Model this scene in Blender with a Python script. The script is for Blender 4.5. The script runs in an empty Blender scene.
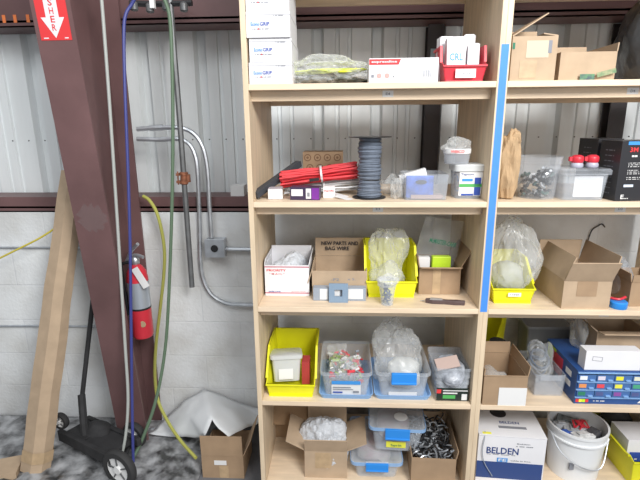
import bpy, bmesh, math, random
from mathutils import Vector, Matrix, noise
C = bpy.context.scene.collection
R = math.radians
# ------------------------------------------------------------ camera, world, lights, exposure
cam_data = bpy.data.cameras.new('camera'); cam_data.sensor_width = 36; cam_data.lens = 465.1/640*36
cam_data.clip_start = .02
cam = bpy.data.objects.new('camera', cam_data); C.objects.link(cam)
rows = [(0.99882,-0.00335,0.04844,0.35903),(0.04779,0.24329,-0.96878,-1.73702),(-0.00854,0.96995,0.24316,1.68170)]
cam.matrix_world = Matrix([rows[0], rows[1], rows[2], (0, 0, 0, 1)])
bpy.context.scene.camera = cam
sc = bpy.context.scene
sc.view_settings.view_transform = 'Standard'; sc.view_settings.look = 'None'
sc.view_settings.gamma = 1; sc.view_settings.use_curve_mapping = False
sc.view_settings.exposure = 0.15
w = bpy.data.worlds.new('hall_light'); sc.world = w; w.use_nodes = True
w.node_tree.nodes['Background'].inputs[0].default_value = (.92, .96, 1, 1)
w.node_tree.nodes['Background'].inputs[1].default_value = .34
def area(name, loc, target, sx, sy, power, col):
    d = bpy.data.lights.new(name, 'AREA'); d.shape = 'RECTANGLE'; d.size = sx; d.size_y = sy
    d.energy = power; d.color = col
    o = bpy.data.objects.new(name, d); C.objects.link(o); o.location = loc
    o.rotation_euler = (Vector(target)-Vector(loc)).to_track_quat('-Z', 'Y').to_euler()
area('high_right_key', (1.7, -2.5, 3.15), (.4, .4, 1.1), 1.3, 1.0, 125, (1, .985, .96))  # unseen key lamp placed high right so the boards shade shelf backs
area('front_fill', (1.9, -3.9, 1.9), (.4, .4, 1.3), 2.0, 1.6, 32, (1, .985, .96))  # frontal fill lamp added to brighten the siding and shelf rails
area('ceiling_light', (-.6, -1.8, 3.8), (-.3, .4, 1.0), 2.2, 1.2, 40, (.95, .98, 1))

# ------------------------------------------------------------ materials
def mat(name, col, rough=.6, metal=0, var=0, scale=12, bump=0, bscale=60, col2=None, stretch=(1, 1, 1), spec=.4, alpha=None, emit=None):
    m = bpy.data.materials.new(name); m.use_nodes = True
    n = m.node_tree.nodes; l = m.node_tree.links; p = n['Principled BSDF']
    p.inputs['Roughness'].default_value = rough; p.inputs['Metallic'].default_value = metal
    p.inputs['Specular IOR Level'].default_value = spec
    c4 = (*col, 1)
    p.inputs['Base Color'].default_value = c4
    tc = n.new('ShaderNodeTexCoord'); mp = n.new('ShaderNodeMapping'); mp.inputs['Scale'].default_value = stretch
    l.new(tc.outputs['Object'], mp.inputs[0])
    if var or col2:
        t = n.new('ShaderNodeTexNoise'); t.inputs['Scale'].default_value = scale; t.inputs['Detail'].default_value = 5
        l.new(mp.outputs[0], t.inputs['Vector'])
        r = n.new('ShaderNodeValToRGB'); r.color_ramp.elements[0].position = .35; r.color_ramp.elements[1].position = .65
        if col2: a, b = (*col2, 1), c4
        else: a = tuple(max(0, x*(1-var)) for x in col)+(1,); b = tuple(min(1, x*(1+var)) for x in col)+(1,)
        r.color_ramp.elements[0].color = a; r.color_ramp.elements[1].color = b
        l.new(t.outputs['Fac'], r.inputs[0]); l.new(r.outputs[0], p.inputs['Base Color'])
    if bump:
        t2 = n.new('ShaderNodeTexNoise'); t2.inputs['Scale'].default_value = bscale; t2.inputs['Detail'].default_value = 4
        l.new(mp.outputs[0], t2.inputs['Vector'])
        bp = n.new('ShaderNodeBump'); bp.inputs['Strength'].default_value = bump; bp.inputs['Distance'].default_value = .01
        l.new(t2.outputs['Fac'], bp.inputs['Height']); l.new(bp.outputs[0], p.inputs['Normal'])
    if alpha is not None:
        tr = n.new('ShaderNodeBsdfTransparent'); mx = n.new('ShaderNodeMixShader'); fr = n.new('ShaderNodeLayerWeight')
        fr.inputs['Blend'].default_value = .35
        mr = n.new('ShaderNodeMapRange'); mr.inputs['To Min'].default_value = alpha; mr.inputs['To Max'].default_value = min(1, alpha+.28)
        l.new(fr.outputs['Facing'], mr.inputs['Value']); l.new(mr.outputs[0], mx.inputs[0])
        l.new(tr.outputs[0], mx.inputs[1]); l.new(p.outputs[0], mx.inputs[2])
        l.new(mx.outputs[0], n['Material Output'].inputs[0])
    return m
PLY = mat('birch_plywood', (.72, .575, .42), .55, var=.10, scale=7, bump=.05, bscale=30, stretch=(.6, 5, 5))
PLYV = mat('birch_plywood_upright', (.66, .53, .375), .55, var=.10, scale=7, bump=.05, bscale=30, stretch=(5, 5, .6))
MAROON = mat('maroon_steel_paint', (.15, .082, .082), .45, var=.18, scale=3, bump=.05, bscale=40)
DARKSTEEL = mat('dark_steel', (.06, .055, .06), .5, var=.2, scale=6)
SHEET = mat('white_metal_siding', (.74, .77, .78), .4, var=.06, scale=3, stretch=(3, 3, .5), spec=.5)
CARD = mat('brown_cardboard', (.35, .24, .15), .85, var=.07, scale=14, bump=.04, bscale=20)
CARD2 = mat('light_cardboard', (.45, .335, .23), .85, var=.07, scale=14, bump=.04, bscale=20)
CARDIN = mat('cardboard_inside', (.31, .205, .12), .9, var=.08, scale=10)
CARDTAPE = mat('packing_tape_brown', (.46, .33, .20), .3, var=.1, scale=30)
WHITE = mat('white_card', (.74, .74, .77), .6, var=.02, scale=10)
PAPER = mat('white_paper', (.72, .72, .72), .8)
YEL = mat('yellow_plastic', (.80, .78, .015), .38, var=.04, scale=8, spec=.5)
REDP = mat('red_plastic', (.60, .035, .055), .35, var=.05, scale=8)
BLUEP = mat('blue_plastic', (.03, .25, .72), .35)
LBLUE = mat('pale_blue_clear_plastic', (.30, .52, .86), .25, alpha=.62)
CLEAR = mat('clear_plastic', (.78, .84, .92), .15, alpha=.15, spec=.6)
CLEAR2 = mat('thin_clear_plastic', (.80, .84, .90), .12, alpha=.06, spec=.6)
CLEARD = mat('smoky_clear_plastic', (.60, .64, .70), .15, alpha=.20, spec=.6)
FROST = mat('frosted_plastic', (.72, .74, .74), .35, alpha=.72)
BAG = mat('clear_bag_film', (.80, .82, .82), .15, alpha=.22, bump=.5, bscale=25, spec=.7)
BAGT = mat('thin_bag_film', (.82, .85, .86), .15, alpha=.13, bump=.5, bscale=22, spec=.8)
BUBBLE = mat('bubble_wrap', (.76, .80, .86), .3, alpha=.72, bump=.9, bscale=70, spec=.7)
GALV = mat('galvanised_steel', (.58, .61, .65), .38, metal=.75, var=.12, scale=20)
PIPE = mat('grey_pipe', (.16, .165, .17), .45, metal=.4, var=.15, scale=15)
BLACK = mat('black_plastic', (.02, .02, .022), .4)
BLACKM = mat('black_matte', (.028, .028, .03), .8, var=.2, scale=20)
RUBBER = mat('tire_rubber', (.035, .035, .036), .75)
GREYCABLE = mat('grey_cable', (.13, .155, .20), .5, var=.1, scale=40)
GREY = mat('grey_plastic', (.30, .34, .40), .5, var=.05)
REDS = mat('red_strap', (.62, .03, .04), .45, var=.12, scale=25)
WHS = mat('white_strap', (.60, .61, .62), .45, var=.1, scale=25)
INK = mat('black_ink', (.03, .03, .035), .7)
INKG = mat('grey_ink', (.22, .23, .26), .7)
INKB = mat('blue_ink', (.03, .075, .36), .6)
INKLB = mat('light_blue_ink', (.05, .27, .66), .6)
INKR = mat('red_ink', (.70, .045, .05), .6)
INKGR = mat('green_ink', (.015, .16, .09), .6)
LGREEN = mat('lime_plastic', (.50, .72, .03), .5)
GREENP = mat('green_print', (.08, .40, .10), .5)
HIVIS = mat('hi_vis_fabric', (.72, .80, .05), .8)
ORANGE = mat('orange_hole_light', (.75, .20, .06), .6)  # flat colour standing in for light seen through the girt holes
COPPER = mat('rusty_clamp', (.28, .11, .06), .6, metal=.3, var=.3, scale=60)
GHOSE = mat('green_hose', (.11, .17, .11), .5)
YHOSE = mat('yellow_hose', (.42, .42, .10), .5)
YCORD = mat('yellow_cord', (.62, .52, .08), .5)
BHOSE = mat('blue_hose', (.05, .06, .24), .4)
WHOSE = mat('pale_conduit', (.42, .44, .42), .4)
NAVY = mat('navy_steel', (.02, .07, .23), .38, var=.08, scale=8)
NAVYINK = mat('navy_print', (.03, .06, .20), .5)
TAPE = mat('blue_painters_tape', (.06, .24, .72), .6, var=.04, scale=30)
PURPLE = mat('purple_print', (.18, .03, .28), .5)
TAN = mat('kraft_paper', (.42, .29, .17), .9, var=.12, scale=20, bump=.3, bscale=20)
CLOTH = mat('white_sheet', (.66, .68, .70), .75, bump=.1, bscale=15)
YLAB = mat('yellow_label', (.82, .80, .08), .6)
SCUFF = mat('pale_scuff', (.34, .28, .28), .7, alpha=.15)
PARTS = mat('metal_bits', (.32, .33, .35), .35, metal=.6, var=.5, scale=60)
BUCKET = mat('white_bucket_plastic', (.74, .76, .78), .35)
FILM = mat('grey_plastic_film', (.23, .235, .245), .3, var=.8, scale=13, bump=.6, bscale=14, spec=.7)
CLAY = mat('floor_concrete', (.13, .13, .14), .7, var=.3, scale=5, bump=.1, bscale=20)
SILVER = mat('silver_label', (.50, .55, .62), .3, metal=.5)
def block_mat():
    m = mat('painted_block', (.58, .60, .62), .8, bump=.25, bscale=55)
    n = m.node_tree.nodes; l = m.node_tree.links; p = n['Principled BSDF']
    tc = n.new('ShaderNodeTexCoord'); sp = n.new('ShaderNodeSeparateXYZ'); cb = n.new('ShaderNodeCombineXYZ')
    l.new(tc.outputs['Object'], sp.inputs[0]); l.new(sp.outputs[0], cb.inputs[0]); l.new(sp.outputs[2], cb.inputs[1])
    b = n.new('ShaderNodeTexBrick'); b.inputs['Scale'].default_value = 1; b.inputs['Brick Width'].default_value = .412
    b.inputs['Row Height'].default_value = .2065; b.inputs['Mortar Size'].default_value = .005; b.inputs['Mortar Smooth'].default_value = .6
    b.inputs['Color1'].default_value = (.78, .80, .81, 1); b.inputs['Color2'].default_value = (.74, .76, .78, 1); b.inputs['Mortar'].default_value = (.73, .75, .77, 1)
    l.new(cb.outputs[0], b.inputs['Vector'])
    t = n.new('ShaderNodeTexNoise'); t.inputs['Scale'].default_value = 3.5; t.inputs['Detail'].default_value = 6
    l.new(tc.outputs['Object'], t.inputs['Vector'])
    r = n.new('ShaderNodeValToRGB'); r.color_ramp.elements[0].position = .35; r.color_ramp.elements[0].color = (.80, .78, .75, 1); r.color_ramp.elements[1].position = .6; r.color_ramp.elements[1].color = (1, 1, 1, 1)
    l.new(t.outputs['Fac'], r.inputs[0])
    mx = n.new('ShaderNodeMix'); mx.data_type = 'RGBA'; mx.blend_type = 'MULTIPLY'; mx.inputs[0].default_value = 1
    l.new(b.outputs['Color'], mx.inputs[6]); l.new(r.outputs[0], mx.inputs[7]); l.new(mx.outputs[2], p.inputs['Base Color'])
    bp = n.new('ShaderNodeBump'); bp.inputs['Strength'].default_value = .3; bp.inputs['Distance'].default_value = .004; bp.invert = True
    l.new(b.outputs['Fac'], bp.inputs['Height'])
    old = p.inputs['Normal'].links[0].from_socket
    l.new(old, bp.inputs['Normal']); l.new(bp.outputs[0], p.inputs['Normal'])
    return m
BLOCK = block_mat()

# ------------------------------------------------------------ mesh helpers
def NB(): return bmesh.new()
def quad_add(bm, vs, m):
    f = bm.faces.new(vs); f.material_index = m; return f
def box(bm, x0, x1, y0, y1, z0, z1, m=0, M=None):
    c = [(x0, y0, z0), (x1, y0, z0), (x1, y1, z0), (x0, y1, z0), (x0, y0, z1), (x1, y0, z1), (x1, y1, z1), (x0, y1, z1)]
    v = [bm.verts.new((M @ Vector(p)) if M else p) for p in c]
    for f in ((3, 2, 1, 0), (4, 5, 6, 7), (0, 1, 5, 4), (1, 2, 6, 5), (2, 3, 7, 6), (3, 0, 4, 7)): quad_add(bm, [v[i] for i in f], m)
def loft(bm, loops, m=0, cap0=True, cap1=True, M=None, ms=None):
    V = [[bm.verts.new((M @ Vector(p)) if M else p) for p in lp] for lp in loops]
    n = len(loops[0])
    for k in range(len(V)-1):
        mm = ms[k] if ms else m
        for i in range(n): quad_add(bm, (V[k][i], V[k][(i+1) % n], V[k+1][(i+1) % n], V[k+1][i]), mm)
    if cap0: quad_add(bm, list(reversed(V[0])), ms[0] if ms else m)
    if cap1: quad_add(bm, V[-1], ms[-1] if ms else m)
def rrect(a, b, z, r, n=4, cx=0, cy=0):
    r = min(r, a*.99, b*.99); out = []
    for (sx, sy, a0) in ((1, 1, 0), (-1, 1, 90), (-1, -1, 180), (1, -1, 270)):
        for k in range(n+1):
            t = R(a0+90*k/n); out.append((cx+sx*(a-r)+r*math.cos(t), cy+sy*(b-r)+r*math.sin(t), z))
    return out
def ring(r, z, n=24, cx=0, cy=0): return [(cx+r*math.cos(2*math.pi*i/n), cy+r*math.sin(2*math.pi*i/n), z) for i in range(n)]
def lathe(bm, prof, n=24, m=0, cx=0, cy=0, M=None, cap0=True, cap1=True, ms=None):
    loft(bm, [ring(max(r, 1e-4), z, n, cx, cy) for r, z in prof], m, cap0, cap1, M, ms)
def smooth_path(pts, seg=6):
    pts = [Vector(p) for p in pts]
    if len(pts) < 3: return pts
    P = [pts[0]*2-pts[1]]+pts+[pts[-1]*2-pts[-2]]; out = []
    for i in range(1, len(P)-2):
        for k in range(seg):
            t = k/seg; a, b, c, d = P[i-1], P[i], P[i+1], P[i+2]
            out.append(.5*((2*b)+(-a+c)*t+(2*a-5*b+4*c-d)*t*t+(-a+3*b-3*c+d)*t**3))
    out.append(pts[-1]); return out
def tube(bm, pts, r, n=8, m=0, sm=True, seg=6):
    P = smooth_path(pts, seg) if sm else [Vector(p) for p in pts]
    loops = []; up = None
    for i, p in enumerate(P):
        d = (P[min(i+1, len(P)-1)]-P[max(i-1, 0)])
        if d.length < 1e-9: d = Vector((0, 0, 1))
        d.normalize()
        if up is None: up = d.orthogonal().normalized()
        up = (up-d*up.dot(d)); up = up.normalized() if up.length > 1e-6 else d.orthogonal().normalized()
        s = d.cross(up)
        loops.append([tuple(p+r*(math.cos(2*math.pi*k/n)*up+math.sin(2*math.pi*k/n)*s)) for k in range(n)])
    loft(bm, loops, m)
def prism(bm, poly, x0, x1, m=0, axis='x'):   # poly in (y, z) extruded along x; or (x, z) along y
    if axis == 'x': a = [(x0, p[0], p[1]) for p in poly]; b = [(x1, p[0], p[1]) for p in poly]
    elif axis == 'y': a = [(p[0], x0, p[1]) for p in poly]; b = [(p[0], x1, p[1]) for p in poly]
    else: a = [(p[0], p[1], x0) for p in poly]; b = [(p[0], p[1], x1) for p in poly]
    loft(bm, [a, b], m)
def link(name, bm, mats, parent=None, loc=None, rot=None, smooth=False, bevel=0):
    bmesh.ops.recalc_face_normals(bm, faces=bm.faces)
    me = bpy.data.meshes.new(name); bm.to_mesh(me); bm.free()
    for m in (mats if isinstance(mats, (list, tuple)) else [mats]): me.materials.append(m)
    if smooth:
        for p in me.polygons: p.use_smooth = True
        try: me.set_sharp_from_angle(angle=R(40))
        except Exception: pass
    o = bpy.data.objects.new(name, me); C.objects.link(o)
    if parent: o.parent = parent
    if loc: o.location = loc
    if rot: o.rotation_euler = rot
    if bevel:
        b = o.modifiers.new('bevel', 'BEVEL'); b.width = bevel; b.segments = 2; b.limit_method = 'ANGLE'
    return o
def tag(o, label, cat, group=None, kind=None):
    o['label'] = label; o['category'] = cat
    if group: o['group'] = group
    if kind: o['kind'] = kind
    return o
def thing(name, label, cat, loc=(0, 0, 0), rz=0, group=None):
    o = bpy.data.objects.new(name, None); o.empty_display_size = .05; C.objects.link(o)
    o.location = loc; o.rotation_euler = (0, 0, R(rz)); return tag(o, label, cat, group)
def struct(name, bm, m, **k):
    o = link(name, bm, m, **k); o['kind'] = 'structure'; return o
def decal(par, name, x0, x1, z0, z1, y, m, t=.0008):
    bm = NB(); box(bm, x0, x1, y-t, y, z0, z1); return link(name, bm, m, par)
def text(par, s, w, h, loc, m, rot=(90, 0, 0), name='printed_text', shear=0):
    cu = bpy.data.curves.new(name, 'FONT'); cu.body = s; cu.align_x = 'CENTER'; cu.align_y = 'CENTER'; cu.shear = shear; cu.extrude = 0; cu.offset = .018
    cu.resolution_u = 2
    t = bpy.data.objects.new(name, cu); C.objects.link(t)
    dg = bpy.context.evaluated_depsgraph_get(); me = bpy.data.meshes.new_from_object(t.evaluated_get(dg))
    bpy.data.objects.remove(t); me.materials.clear(); me.materials.append(m)
    xs = [v.co.x for v in me.vertices]; ys = [v.co.y for v in me.vertices]
    cx, cy = (max(xs)+min(xs))/2, (max(ys)+min(ys))/2; sx = w/(max(xs)-min(xs)); sy = h/(max(ys)-min(ys))
    for v in me.vertices: v.co.x = (v.co.x-cx)*sx; v.co.y = (v.co.y-cy)*sy
    o = bpy.data.objects.new(name, me); C.objects.link(o); o.parent = par; o.location = loc; o.rotation_euler = [R(a) for a in rot]
    return o
def crumple(bm, a, b, c, seed, amp=.12, sub=4, cz=0, freq=2.2, m=0, pinch=0, flat=True, M=None):
    r = bmesh.ops.create_icosphere(bm, subdivisions=sub, radius=1); off = Vector((seed*7.3, seed*3.1, seed*1.7))
    for v in r['verts']:
        d = v.co.copy(); ds = Vector((d.x, d.y, d.z*.55))
        n1 = noise.noise(d*freq*.6+off); vd = noise.voronoi(ds*freq+off)[0]; cre = (vd[1]-vd[0])
        vd2 = noise.voronoi(ds*freq*2.3+off)[0]; cre2 = vd2[1]-vd2[0]
        vd3 = noise.voronoi(ds*freq*5+off)[0]; k = 1+amp*(n1*1.8-cre*1.1-cre2*.6-(vd3[1]-vd3[0])*.18+.45)
        q = d*k
        if pinch and q.z > 0: s = 1-pinch*min(1, q.z); q.x *= s; q.y *= s
        if flat and q.z < -.75: q.z = -.75+(q.z+.75)*.15
        p = Vector((q.x*a, q.y*b, (q.z+.79)*c/1.79+cz))
        v.co = (M @ p) if M else p
def bag(name, label, cat, loc, a, b, c, seed, m=None, amp=.14, pinch=0, group=None, rz=0, sub=4, freq=2.2):
    bm = NB(); crumple(bm, a, b, c, seed, amp, sub=sub, pinch=pinch, freq=freq)
    o = link(name, bm, m or BAG, None, loc, (0, 0, R(rz)), smooth=True); return tag(o, label, cat, group)

# ------------------------------------------------------------ builders of repeated kinds
def pillow(bm, w, h, d, n=14, M=None, amp=.004, seed=0):
    V = {}
    for s in (1, -1):
        for i in range(n+1):
            for j in range(n+1):
                u, v = i/n, j/n
                if s == -1 and (i in (0, n) or j in (0, n)): V[s, i, j] = V[1, i, j]; continue
                e = (max(0, 4*u*(1-u))**.6)*(max(0, 4*v*(1-v))**.6)
                y = s*d/2*e*(1.25-.5*v)+amp*noise.noise(Vector((u*5, v*5, seed+s)))*(1 if e else 1.5)
                p = Vector(((u-.5)*w*(1+.04*math.sin(v*7+seed)), y, v*h)); V[s, i, j] = bm.verts.new((M @ p) if M else p)
    for s in (1, -1):
        for i in range(n):
            for j in range(n): quad_add(bm, (V[s, i, j], V[s, i+1, j], V[s, i+1, j+1], V[s, i, j+1]), 0)
def carton(label, loc, w, d, h, rz=0, flaps=None, m=None, t=.004, fl=None, name='cardboard_box', group=None, closed=False):
    """open corrugated box, origin at front-left bottom corner; flaps: dict side -> angle from horizontal outwards"""
    m = m or CARD
    r = thing(name, label, 'box', loc, rz, group)
    bm = NB()
    box(bm, 0, w, 0, d, 0, t)
    box(bm, 0, w, 0, t, t, h); box(bm, 0, w, d-t, d, t, h)
    box(bm, 0, t, t, d-t, t, h, 0); box(bm, w-t, w, t, d-t, t, h, 0)
    if closed: box(bm, 0, w, 0, d, h, h+t)
    link('box_body', bm, [m], r)
    fl = fl or min(w, d)/2
    for side, spec in (flaps or {}).items():
        ang, L = spec if isinstance(spec, tuple) else (spec, fl)
        a = R(ang); bm = NB(); g = .0015
        s = {'front': (Vector((w/2, 0, h)), Vector((0, -1, 0)), w), 'back': (Vector((w/2, d, h)), Vector((0, 1, 0)), w),
             'left': (Vector((0, d/2, h)), Vector((-1, 0, 0)), d), 'right': (Vector((w, d/2, h)), Vector((1, 0, 0)), d)}[side]
        o_, out, wid = s
        dirn = out*math.cos(a)+Vector((0, 0, math.sin(a))); nrm = Vector((0, 0, math.cos(a)))-out*math.sin(a)
        tan = Vector((1, 0, 0)) if side in ('front', 'back') else Vector((0, 1, 0))
        M = Matrix.Translation(o_+Vector((0, 0, .001))) @ Matrix((tan, dirn, nrm)).transposed().to_4x4()
        box(bm, -wid/2+g, wid/2-g, 0, L, -t*.5, t*.5, 0, M)
        link('flap', bm, [m], r)
    return r
def stack_bin(label, loc, w, d, H, lip, m, rz=0, group=None, lab=None, frontw=None, slope=.55):
    """hopper fronted plastic bin, origin front-left bottom corner"""
    r = thing('stacking_bin', label, 'storage bin', loc, rz, group); t = .004; s = .012
    bm = NB()
    box(bm, s, w-s, .012, d, 0, t)
    prof = [(0.0, lip), (.012, 0), (d, 0), (d, H), (d*slope, H), (.03, lip+.012)]
    for x0, x1 in ((0, t), (w-t, w)):
        a = [(x0+(s if z == 0 else 0)*(1 if x0 == 0 else -1), y, z) for y, z in prof]
        b = [(x1+(s if z == 0 else 0)*(1 if x0 == 0 else -1), y, z) for y, z in prof]
        loft(bm, [a, b])
    loft(bm, [[(s, d-t, 0), (w-s, d-t, 0), (w, d-t, H), (0, d-t, H)], [(s, d, 0), (w-s, d, 0), (w, d, H), (0, d, H)]])
    link('bin_body', bm, m, r, bevel=.001)
    bm = NB()
    loft(bm, [[(s, .012, 0), (w-s, .012, 0), (w, 0, lip), (0, 0, lip)], [(s, .016, 0), (w-s, .016, 0), (w, .004, lip), (0, .004, lip)]])
    box(bm, 0, w, -.005, .004, lip-.006, lip)
    box(bm, s, w-s, .004, .014, 0, .007)
    link('front_lip', bm, m, r)
    bm = NB()
    for x0, x1 in ((-.006, .002), (w-.002, w+.006)):
        box(bm, x0, x1, d*slope, d, H-.008, H)
        a = math.atan2(H-lip-.012, d*slope-.03); L = math.hypot(H-lip-.012, d*slope-.03)
        M = Matrix.Translation((0, .03, lip+.012)) @ Matrix.Rotation(a, 4, 'X')
        box(bm, x0, x1, 0, L, -.008, 0, 0, M)
    box(bm, 0, w, d-.002, d+.006, H-.008, H)
    link('rim', bm, m, r)
    if lab:
        x0, x1, z0, z1 = lab
        bm = NB(); box(bm, x0, x1, 0, .001, z0, z1)
        link('bin_label', bm, PAPER, r, (0, -.006, 0))
        text(r, 'BINS', (x1-x0)*.5, (z1-z0)*.3, ((x0+x1)/2, -.0068, (z0+z1)/2), INKG) if False else None
    return r
def shoebox(label, loc, w, d, h, rz=0, m=None, latch=True, under=False, lid=False, paper=None, group=None, rimm=None, latchw=.45):
    """rounded clear storage box, origin front-centre bottom"""
    m = m or CLEAR; rimm = rimm or m
    r = thing('storage_box', label, 'storage box', loc, rz, group); a, b = w/2, d/2; z = 0
    if under:
        bm = NB(); t = .003
        loft(bm, [rrect(a-.004, b-.004, 0, .02, cy=b), rrect(a+.004, b+.004, .022, .02, cy=b), rrect(a, b, .022, .02, cy=b), rrect(a-.008, b-.008, .006, .02, cy=b)])
        link('lid', bm, LBLUE, r, smooth=True)['label'] = 'pale blue lid stored underneath'
        z = .007
    bm = NB(); k = .80; t = .003
    loft(bm, [rrect(a*k, b*.9, z, .02, cy=b), rrect(a*.93, b*.96, z+h*.88, .022, cy=b), rrect(a, b, z+h*.88, .024, cy=b), rrect(a, b, z+h, .024, cy=b),
              rrect(a-t*1.5, b-t*1.5, z+h, .022, cy=b), rrect(a*.93-t, b*.96-t, z+h*.86, .022, cy=b), rrect(a*k-t, b*.9-t, z+t, .02, cy=b)])
    link('tub', bm, m, r, smooth=True)
    if lid:
        bm = NB()
        loft(bm, [rrect(a+.004, b+.004, z+h-.008, .026, cy=b), rrect(a+.005, b+.005, z+h+.006, .026, cy=b), rrect(a-.008, b-.008, z+h+.008, .024, cy=b),
                  rrect(a-.014, b-.014, z+h+.003, .02, cy=b)])
        link('lid', bm, CLEAR, r, smooth=True)
        bm = NB(); loft(bm, [rrect(a+.0045, b+.0045, z+h-.009, .026, cy=b), rrect(a+.0065, b+.0065, z+h-.009, .026, cy=b), rrect(a+.0065, b+.0065, z+h+.007, .026, cy=b), rrect(a+.0045, b+.0045, z+h+.007, .026, cy=b)], cap0=False, cap1=False)
        link('lid_rim', bm, LBLUE, r, smooth=True)['label'] = 'pale blue rim'
    if latch:
        bm = NB(); box(bm, -w*latchw/2, w*latchw/2, -.014, -.002, z+h*.62, z+h+.006)
        box(bm, -w*latchw/2, w*latchw/2, -.018, -.010, z+h*.62, z+h*.70)
        link('latch', bm, BLUEP, r, bevel=.003)['label'] = 'bright blue latch'
    if paper:
        x0, x1, z0, z1, pm = paper
        # sits flat on the sloping front of the tub
        bm = NB(); yb = b-b*.9; yt = b-b*.96
        f = lambda zz: yb+(yt-yb)*((zz-z)/(h*.88))
        loft(bm, [[(x0, f(z0)-.003, z0), (x1, f(z0)-.003, z0), (x1, f(z1)-.003, z1), (x0, f(z1)-.003, z1)], [(x0, f(z0)-.0015, z0), (x1, f(z0)-.0015, z0), (x1, f(z1)-.0015, z1), (x0, f(z1)-.0015, z1)]])
        link('paper_label', bm, pm, r)
    return r

# ------------------------------------------------------------ the setting
S1, S2, S3, S4, S5 = 1.82, 1.3934, .9668, .5402, .1136
bm = NB(); box(bm, -3.2, 3.2, -4.2, 1.0, -.05, 0); struct('floor', bm, CLAY)
bm = NB(); box(bm, -3.2, 3.2, .62, .82, 0, 1.237); struct('wall_back_block', bm, BLOCK).name = 'wall_back'
# ribbed metal siding above the block
bm = NB(); prof = []; x = -3.21
while x < 3.2:
    for dx, y in ((0, .80), (.05, .80), (.062, .84), (.104, .84), (.116, .80), (.172, .80), (.176, .812), (.192, .812), (.196, .80), (.235, .80), (.239, .812), (.255, .812), (.259, .80)):
        prof.append((x+dx, y))
    x += .305
V = [[bm.verts.new((px, py, z)) for px, py in prof] for z in (1.2375, 2.75)]
W2 = [[bm.verts.new((px, py+.0015, z)) for px, py in prof] for z in (1.2375, 2.75)]
for i in range(len(prof)-1):
    quad_add(bm, (V[0][i], V[0][i+1], V[1][i+1], V[1][i]), 0); quad_add(bm, (W2[0][i+1], W2[0][i], W2[1][i], W2[1][i+1]), 0)
for k in range(70):
    xx = -3.2+k*.0915; box(bm, xx, xx+.006, .797, .801, 1.60, 1.606, 1)
struct('wall_upper', bm, [SHEET, DARKSTEEL])
def girt(name, z0, z1):
    bm = NB()
    box(bm, -3.2, 3.2, .620, .626, z0+.02, z1)                       # face of the channel
    box(bm, -3.2, 3.2, .626, .79, z1-.006, z1)
    box(bm, -3.2, 3.2, .620, .79, z0, z0+.006); box(bm, -3.2, 3.2, .620, .626, z0, z0+.03)
    return struct(name, bm, MAROON)
girt('trim_1', 1.2385, 1.318); girt('trim_2', 2.145, 2.36)
bm = NB(); box(bm, -3.2, 3.2, .60, .66, 2.362, 2.75); struct('trim_3', bm, MAROON)
for i, (u0, c) in enumerate([(-1.273, 0), (-1.218, 1), (-1.154, 2)]):  # light showing through girt holes, painted as small orange patches
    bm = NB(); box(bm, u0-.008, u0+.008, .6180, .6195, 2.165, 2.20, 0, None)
    tag(link('hole_light_mark', bm, ORANGE), 'small orange tab painted as light through a hole in the upper maroon girt, %s of three' % ['leftmost', 'middle', 'the one nearest the column'][c], 'gleam', 'painted light marks on the girt')

# tapered steel frame column
cy = lambda z: .40-.107*z
col_ = thing('steel_column', 'tapered maroon steel I-beam column with a fire extinguisher sign', 'column', (-.77, .5, 0)); col_loc = Vector((-.77, .5, 0))
def rel(name, bm, m, **k):
    for v in bm.verts: v.co -= col_loc
    return link(name, bm, m, col_, **k)
zt = 2.75
bm = NB(); prism(bm, [(cy(.012), .012), (cy(.012)+.012, .012), (cy(zt)+.012, zt), (cy(zt), zt)], -.85, -.69); rel('front_flange', bm, MAROON)
bm = NB(); prism(bm, [(cy(.012)+.0125, .012), (.587, .012), (.587, zt), (cy(zt)+.0125, zt)], -.774, -.766); rel('web', bm, MAROON)
bm = NB(); box(bm, -.85, -.69, .588, .599, .012, zt); rel('back_flange', bm, MAROON)
bm = NB(); box(bm, -.87, -.67, .36, .605, 0, .0115); rel('base_plate', bm, BUCKET)
bm = NB()
for sx in (-.83, -.71):
    for sy in (.385, .50): lathe(bm, [(.012, .0117), (.012, .03)], 8, cx=sx, cy=sy)
rel('anchor_bolt', bm, GALV)
bm = NB(); q = [(0, 0)]; n_ = 26
pts = [((-0.767)+.065*math.cos(a*6.283/n_)*(1+.25*math.sin(a*2.3)), 1.277+.062*math.sin(a*6.283/n_)*(1+.2*math.cos(a*3.1))) for a in range(n_)]
pts = [(min(px, -.692), pz) for px, pz in pts]
bm.faces.new([bm.verts.new((px, cy(pz)-.0007, pz)) for px, pz in pts]); rel('scuff_mark', bm, SCUFF)
ta = math.degrees(math.atan(.107))
sg = thing('extinguisher_sign', 'red fire extinguisher sign with a white down arrow on the maroon column', 'sign', (-.768, cy(2.09)-.0008, 2.09)); sg.rotation_euler = (R(ta), 0, 0)
zs = 2.009
sg.location = (-.770, cy(zs)-.0006, zs)
bm = NB(); box(bm, -.0625, .0625, -.001, 0, 0, .47); link('sign_panel', bm, INKR, sg)
bm = NB(); a = [(0, .008), (.047, .082), (.026, .082), (.026, .46), (-.026, .46), (-.026, .082), (-.047, .082)]
prism(bm, a, -.0018, -.0011, 0, 'y'); link('arrow', bm, WHITE, sg)
for i, ch in enumerate('REHSIUGNITXE'):
    text(sg, ch, .017 if ch != 'I' else .005, .024, (0, -.0021, .046+i*.0295), INKR)
bm = NB(); box(bm, -.05, -.03, -.0016, -.0011, .006, .010); box(bm, .035, .05, -.0016, -.0011, .006, .010); link('printed_text', bm, WHITE, sg)

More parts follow.
